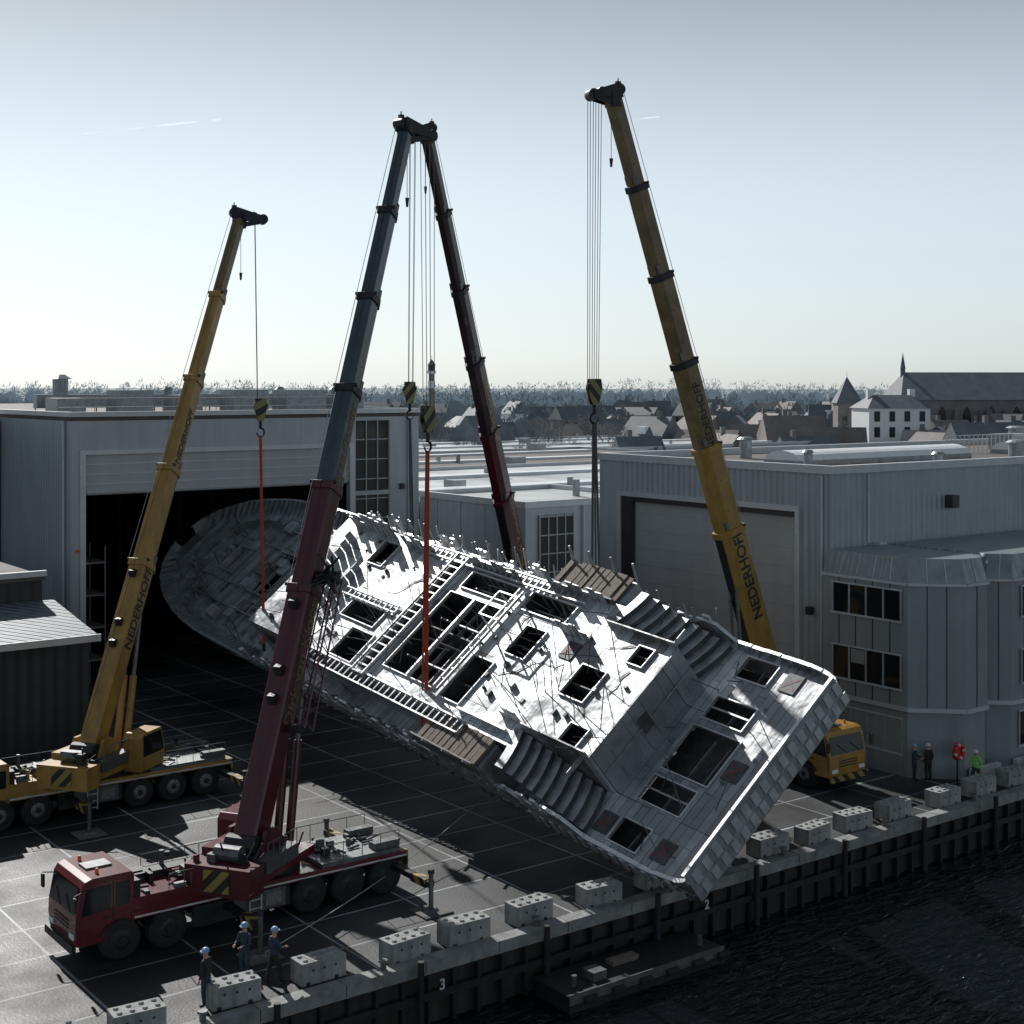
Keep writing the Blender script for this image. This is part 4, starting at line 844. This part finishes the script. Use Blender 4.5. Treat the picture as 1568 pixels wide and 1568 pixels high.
# ------------------------------------------------------------------ PEOPLE
def person(pos,face,jacket,legs,helmet,pose=0,h=1.8):
    E=empty('worker',Matrix.Translation(pos)@Matrix.Rotation(face,4,'Z'))
    k=h/1.8; V=[];Ed=[];Rr=[]
    def v(x,y,z,r): V.append((x*k,y*k,z*k)); Rr.append(r*k); return len(V)-1
    pel=v(0,0,.98,.145); wst=v(0,0,1.12,.135); chs=v(0,.01,1.34,.165); nk=v(0,0,1.50,.07); hb=v(0,.02,1.6,.085); ht=v(0,.02,1.70,.09)
    Ed+=[(pel,wst),(wst,chs),(chs,nk),(nk,hb),(hb,ht)]; hands=[]
    for sg in(-1,1):
        st=.12*(pose==1)*sg
        hp=v(sg*.1,0,.92,.11); kn=v(sg*.12,st+.02,.5,.075); an=v(sg*.13,st*1.6-.02,.1,.05); to=v(sg*.14,st*1.6+.15,.04,.045)
        Ed+=[(pel,hp),(hp,kn),(kn,an),(an,to)]
        sh=v(sg*.19,0,1.42,.075)
        if pose==2 or (pose==1 and sg>0): el=v(sg*.27,.08,1.17,.052); wr=v(sg*.16,.30,1.15,.036)
        else: el=v(sg*.26,-.02,1.14,.052); wr=v(sg*.27,.06,.90,.036)
        Ed+=[(chs,sh),(sh,el),(el,wr)]; hands.append((Vector(V[el]),Vector(V[wr]),sg))
    me=bpy.data.meshes.new('body'); me.from_pydata(V,Ed,[]); o=bpy.data.objects.new('body',me); COL.objects.link(o)
    sk=o.modifiers.new('s','SKIN'); 
    for i,sv in enumerate(me.skin_vertices[0].data): sv.radius=(Rr[i],Rr[i]*(.8 if i<3 else 1)); sv.use_root=(i==0)
    ss=o.modifiers.new('ss','SUBSURF'); ss.levels=2; ss.render_levels=2
    bpy.context.view_layer.update(); m2=bpy.data.meshes.new_from_object(o.evaluated_get(bpy.context.evaluated_depsgraph_get())); bpy.data.objects.remove(o)
    for q_ in(legs,jacket,'skin','boots'): m2.materials.append(MT[q_])
    for p_ in m2.polygons:
        z=p_.center.z/k; p_.use_smooth=True
        p_.material_index=3 if z<.14 else (2 if z>1.51 else (0 if (z<.97 and abs(p_.center.x)<.21*k) else 1))
    o=bpy.data.objects.new('body',m2); COL.objects.link(o); o.parent=E
    c=MB()
    for el,wr,sg in hands:
        d=(wr-el).normalized(); pm=wr+d*.09*k; c.cyl(wr,pm,.03*k,.036*k,'skin',8)
        sd_=d.cross(Vector((0,0,1))); sd_=sd_.normalized() if sd_.length>.1 else Vector((1,0,0))
        for j,ln in enumerate((.07,.08,.075,.06)):
            a=pm+sd_*(j-1.5)*.018*k; m_=a+d*ln*.5*k; c.cyl(a,m_,.009*k,.008*k,'skin',5); c.cyl(m_,m_+(d+Vector((0,0,-.5)))*ln*.45*k,.008*k,.006*k,'skin',5)
        a=wr+d*.03*k+sd_*.03*k*sg; c.cyl(a,a+(d+sd_*sg*.7)*.05*k,.011*k,.008*k,'skin',5)
    c.cyl((0,.10*k,1.65*k),(0,.125*k,1.63*k),.012*k,.016*k,'skin',6)
    for sg in(-1,1): c.cyl((sg*.035*k,.095*k,1.67*k),(sg*.035*k,.106*k,1.67*k),.009*k,.007*k,'frame_dark',6); c.cyl((sg*.085*k,.02*k,1.66*k),(sg*.1*k,.02*k,1.66*k),.025*k,.02*k,'skin',6)
    c.box(-.025*k,.025*k,.098*k,.106*k,1.602*k,1.61*k,'red_mark')
    n=12; rings=[(0,.128),(.05,.122),(.09,.095),(.12,.05),(.13,.005)]
    for (z0,r0),(z1,r1) in zip(rings,rings[1:]): c.cyl((0,.02*k,(1.70+z0)*k),(0,.02*k,(1.70+z1)*k),r0*k,r1*k,helmet,n,False)
    c.cyl((0,.05*k,1.695*k),(0,.05*k,1.71*k),.145*k,.14*k,helmet,n)
    if jacket=='hivis':
        c.cyl((0,.005,1.2*k),(0,.005,1.25*k),.185*k,.185*k,'white_paint',12,False)
    o=c.build('head_hands_helmet',smooth=False); o.parent=E
person((-8.55,46.0,0),2.6,'navy','navy','helmet_blue',2)
person((-7.55,45.6,0),-.9,'navy','black_cloth','helmet_blue',1)
person((-9.35,43.9,0),1.2,'black_cloth','navy','helmet_blue',0)
person((21.9,67.8,0),2.4,'hivis','navy','helmet_white',1)
person((20.0,69.0,0),.5,'black_cloth','black_cloth','helmet_white',0)
person((19.3,68.9,0),-2.0,'navy','black_cloth','helmet_blue',2)
# ------------------------------------------------------------------ BACKGROUND TOWN
def house(x,y,w_,d_,h,rh,a,wall='brick_hazed',roof='tile_red_hazed'):
    b=MB(); b.box(-w_/2,w_/2,-d_/2,d_/2,0,h,wall)
    o=.4; b.add([(-w_/2-o,-d_/2-o,h-.1),(w_/2+o,-d_/2-o,h-.1),(w_/2+o,d_/2+o,h-.1),(-w_/2-o,d_/2+o,h-.1),(-w_/2-o*.3,0,h+rh),(w_/2+o*.3,0,h+rh)],[(0,1,5,4),(2,3,4,5),(1,2,5),(3,0,4),(0,3,2,1)],roof)
    n=max(2,int(w_/2.6))
    for i in range(n):
        for fl in range(int(h//2.9)):
            xx=-w_/2+(i+.5)*w_/n; b.box(xx-.5,xx+.5,-d_/2-.04,-d_/2-.003,fl*2.9+1,fl*2.9+2.4,'glass'); b.box(xx-.6,xx+.6,-d_/2-.06,-d_/2-.042,fl*2.9+.88,fl*2.9+.97,'plaster')
    cx=U(-w_*.35,w_*.35); b.box(cx-.4,cx+.4,-.4,.4,h+rh*.7,h+rh+1.1,'brick_dark_hazed')
    if R()<.25: b.box(-1,1,-d_*.42,-.3,h+rh*.15,h+rh*.55,'plaster')
    b.build('town_house',Matrix.Translation((x,y,0))@Matrix.Rotation(a,4,'Z'))
for i in range(125):
    y=U(235,620); px=U(880,1568) if R()<.7 else U(560,1600)
    x=(px-784)/2200*y
    if y<260 and px<900: continue
    if 1300<px<1420 and y<320: continue
    house(x,y,U(7,15),U(7,10),U(5,9),U(3,5.5),U(-1.4,1.4),random.choice(['brick_hazed','brick_dark_hazed','brick_hazed']) if R()<.92 else 'plaster',random.choice(['tile_red_hazed','slate_hazed','slate_hazed']))
b=MB(); b.box(-6.5,6.5,-5,5,0,14.3,'plaster'); b.add([(-6.9,-5.4,14.3),(6.9,-5.4,14.3),(6.9,5.4,14.3),(-6.9,5.4,14.3),(-4,-1,17.0),(4,-1,17.0),(4,1,17.0),(-4,1,17.0)],[(0,1,5,4),(1,2,6,5),(2,3,7,6),(3,0,4,7),(4,5,6,7),(0,3,2,1)],'slate_hazed')
for i in range(4):
    for fl in range(4): b.box(-5.4+i*3.2,-4.2+i*3.2,-5.06,-5.01,2+fl*3.2,4.1+fl*3.2,'glass')
for x in(-4.5,4.5): b.box(x-.6,x+.6,-.6,.6,15,18.2,'plaster')
b.build('white_mansion',Matrix.Translation((78.5,298,0))@Matrix.Rotation(.12,4,'Z'))
b=MB(); b.box(-2.6,2.6,-2.6,2.6,0,15,'brick_hazed'); b.add([(-3,-3,15),(3,-3,15),(3,3,15),(-3,3,15),(0,0,21)],[(0,1,4),(1,2,4),(2,3,4),(3,0,4),(0,3,2,1)],'slate_hazed'); b.cyl((0,0,21),(0,0,22),.05,.03,'steel_dark')
for z in(6,10): 
    b.box(-1.6,-.5,-2.66,-2.61,z,z+2,'glass'); b.box(.5,1.6,-2.66,-2.61,z,z+2,'glass')
b.build('pointed_tower',Matrix.Translation((76,326,0)))
b=MB(); b.box(0,60,-9,9,0,15.6,'brick_dark_hazed'); b.add([(-.6,-9.6,15.5),(61,-9.6,15.5),(61,9.6,15.5),(-.6,9.6,15.5),(3,0,22.2),(61,0,22.2)],[(0,1,5,4),(2,3,4,5),(1,2,5),(3,0,4),(0,3,2,1)],'slate_hazed')
for i in range(9):
    x=3.5+i*6; b.prism([(x-1,3),(x+1,3),(x+1,12),(x+.6,13.2),(x,14),(x-.6,13.2),(x-1,12)],-9.08,-9.01,'glass'); b.box(x+2.6,x+3.5,-10.4,-9.02,0,13,'brick_dark_hazed')
b.cyl((2.8,0,21),(2.8,0,23),.6,.6,'slate_hazed'); b.cyl((2.8,0,23),(2.8,0,27),.7,.02,'slate_hazed'); b.build('church',Matrix.Translation((93,352,0))@Matrix.Rotation(.03,4,'Z'))
b=MB(); b.cyl((0,0,0),(0,0,23),1.2,1.0,'brick_hazed',14); b.cyl((0,0,23),(0,0,24),1.4,1.7,'plaster',14); b.cyl((0,0,24),(0,0,26),1.3,1.3,'glass',14); b.cyl((0,0,26),(0,0,28),1.6,.2,'slate_hazed',14); b.cyl((0,0,18),(0,0,20.5),1.25,1.22,'plaster',14); b.cyl((0,0,28),(0,0,29.3),.06,.06,'steel_dark'); b.build('lighthouse_tower',Matrix.Translation((-28,500,0)))
# ------------------------------------------------------------------ TREES
def tree_mesh(seed,H=14):
    rnd=random.Random(seed); b=MB()
    def br(p,d,ln,r,dep):
        q_=p+d*ln; b.cyl(p,q_,r,r*.62,'bark_hazed',5 if dep<2 else 3,False)
        if dep>=4:
            for i in range(6):
                dd=(d+Vector((rnd.uniform(-1,1),rnd.uniform(-1,1),rnd.uniform(-.5,.9)))*.7).normalized(); s_=q_+dd*rnd.uniform(.5,1.3); w_=Vector((rnd.uniform(-1,1),rnd.uniform(-1,1),0)).normalized()*.035
                b.add([q_-w_,q_+w_,s_],[(0,1,2)],'bark_hazed')
            return
        for i in range(rnd.choice([3,3,4]) if dep<3 else 4):
            dd=(d*.75+Vector((rnd.uniform(-1,1),rnd.uniform(-1,1),rnd.uniform(-.15,.75)))*(.62)).normalized()
            br(p+d*ln*rnd.uniform(.6,1),dd,ln*rnd.uniform(.62,.82),r*.55,dep+1)
    br(Vector((0,0,0)),Vector((rnd.uniform(-.05,.05),0,1)).normalized(),H*.28,H*.022,0)
    me=bpy.data.meshes.new('bare_tree'); me.from_pydata(b.v,[],b.f); me.materials.append(MT['bark_hazed']); return me
TM=[tree_mesh(i) for i in range(4)]
for i in range(40):
    y=U(225,440); px=U(640,1010) if i<26 else U(1000,1560); x=(px-784)/2200*y
    o=bpy.data.objects.new('bare_tree',random.choice(TM)); COL.objects.link(o); o.location=(x,y,0); o.rotation_euler=(0,0,U(0,6)); sc_=U(.8,1.15)*(1 if i<26 else .7); o.scale=(sc_*1.1,sc_*1.1,sc_)
b=MB()
for row,(y0,hh) in enumerate(((520,15),(700,18.5),(950,22.5),(1400,27))):
    x=-y0*.55; k='treeline_hazed' if row<2 else 'treeline_far_hazed'
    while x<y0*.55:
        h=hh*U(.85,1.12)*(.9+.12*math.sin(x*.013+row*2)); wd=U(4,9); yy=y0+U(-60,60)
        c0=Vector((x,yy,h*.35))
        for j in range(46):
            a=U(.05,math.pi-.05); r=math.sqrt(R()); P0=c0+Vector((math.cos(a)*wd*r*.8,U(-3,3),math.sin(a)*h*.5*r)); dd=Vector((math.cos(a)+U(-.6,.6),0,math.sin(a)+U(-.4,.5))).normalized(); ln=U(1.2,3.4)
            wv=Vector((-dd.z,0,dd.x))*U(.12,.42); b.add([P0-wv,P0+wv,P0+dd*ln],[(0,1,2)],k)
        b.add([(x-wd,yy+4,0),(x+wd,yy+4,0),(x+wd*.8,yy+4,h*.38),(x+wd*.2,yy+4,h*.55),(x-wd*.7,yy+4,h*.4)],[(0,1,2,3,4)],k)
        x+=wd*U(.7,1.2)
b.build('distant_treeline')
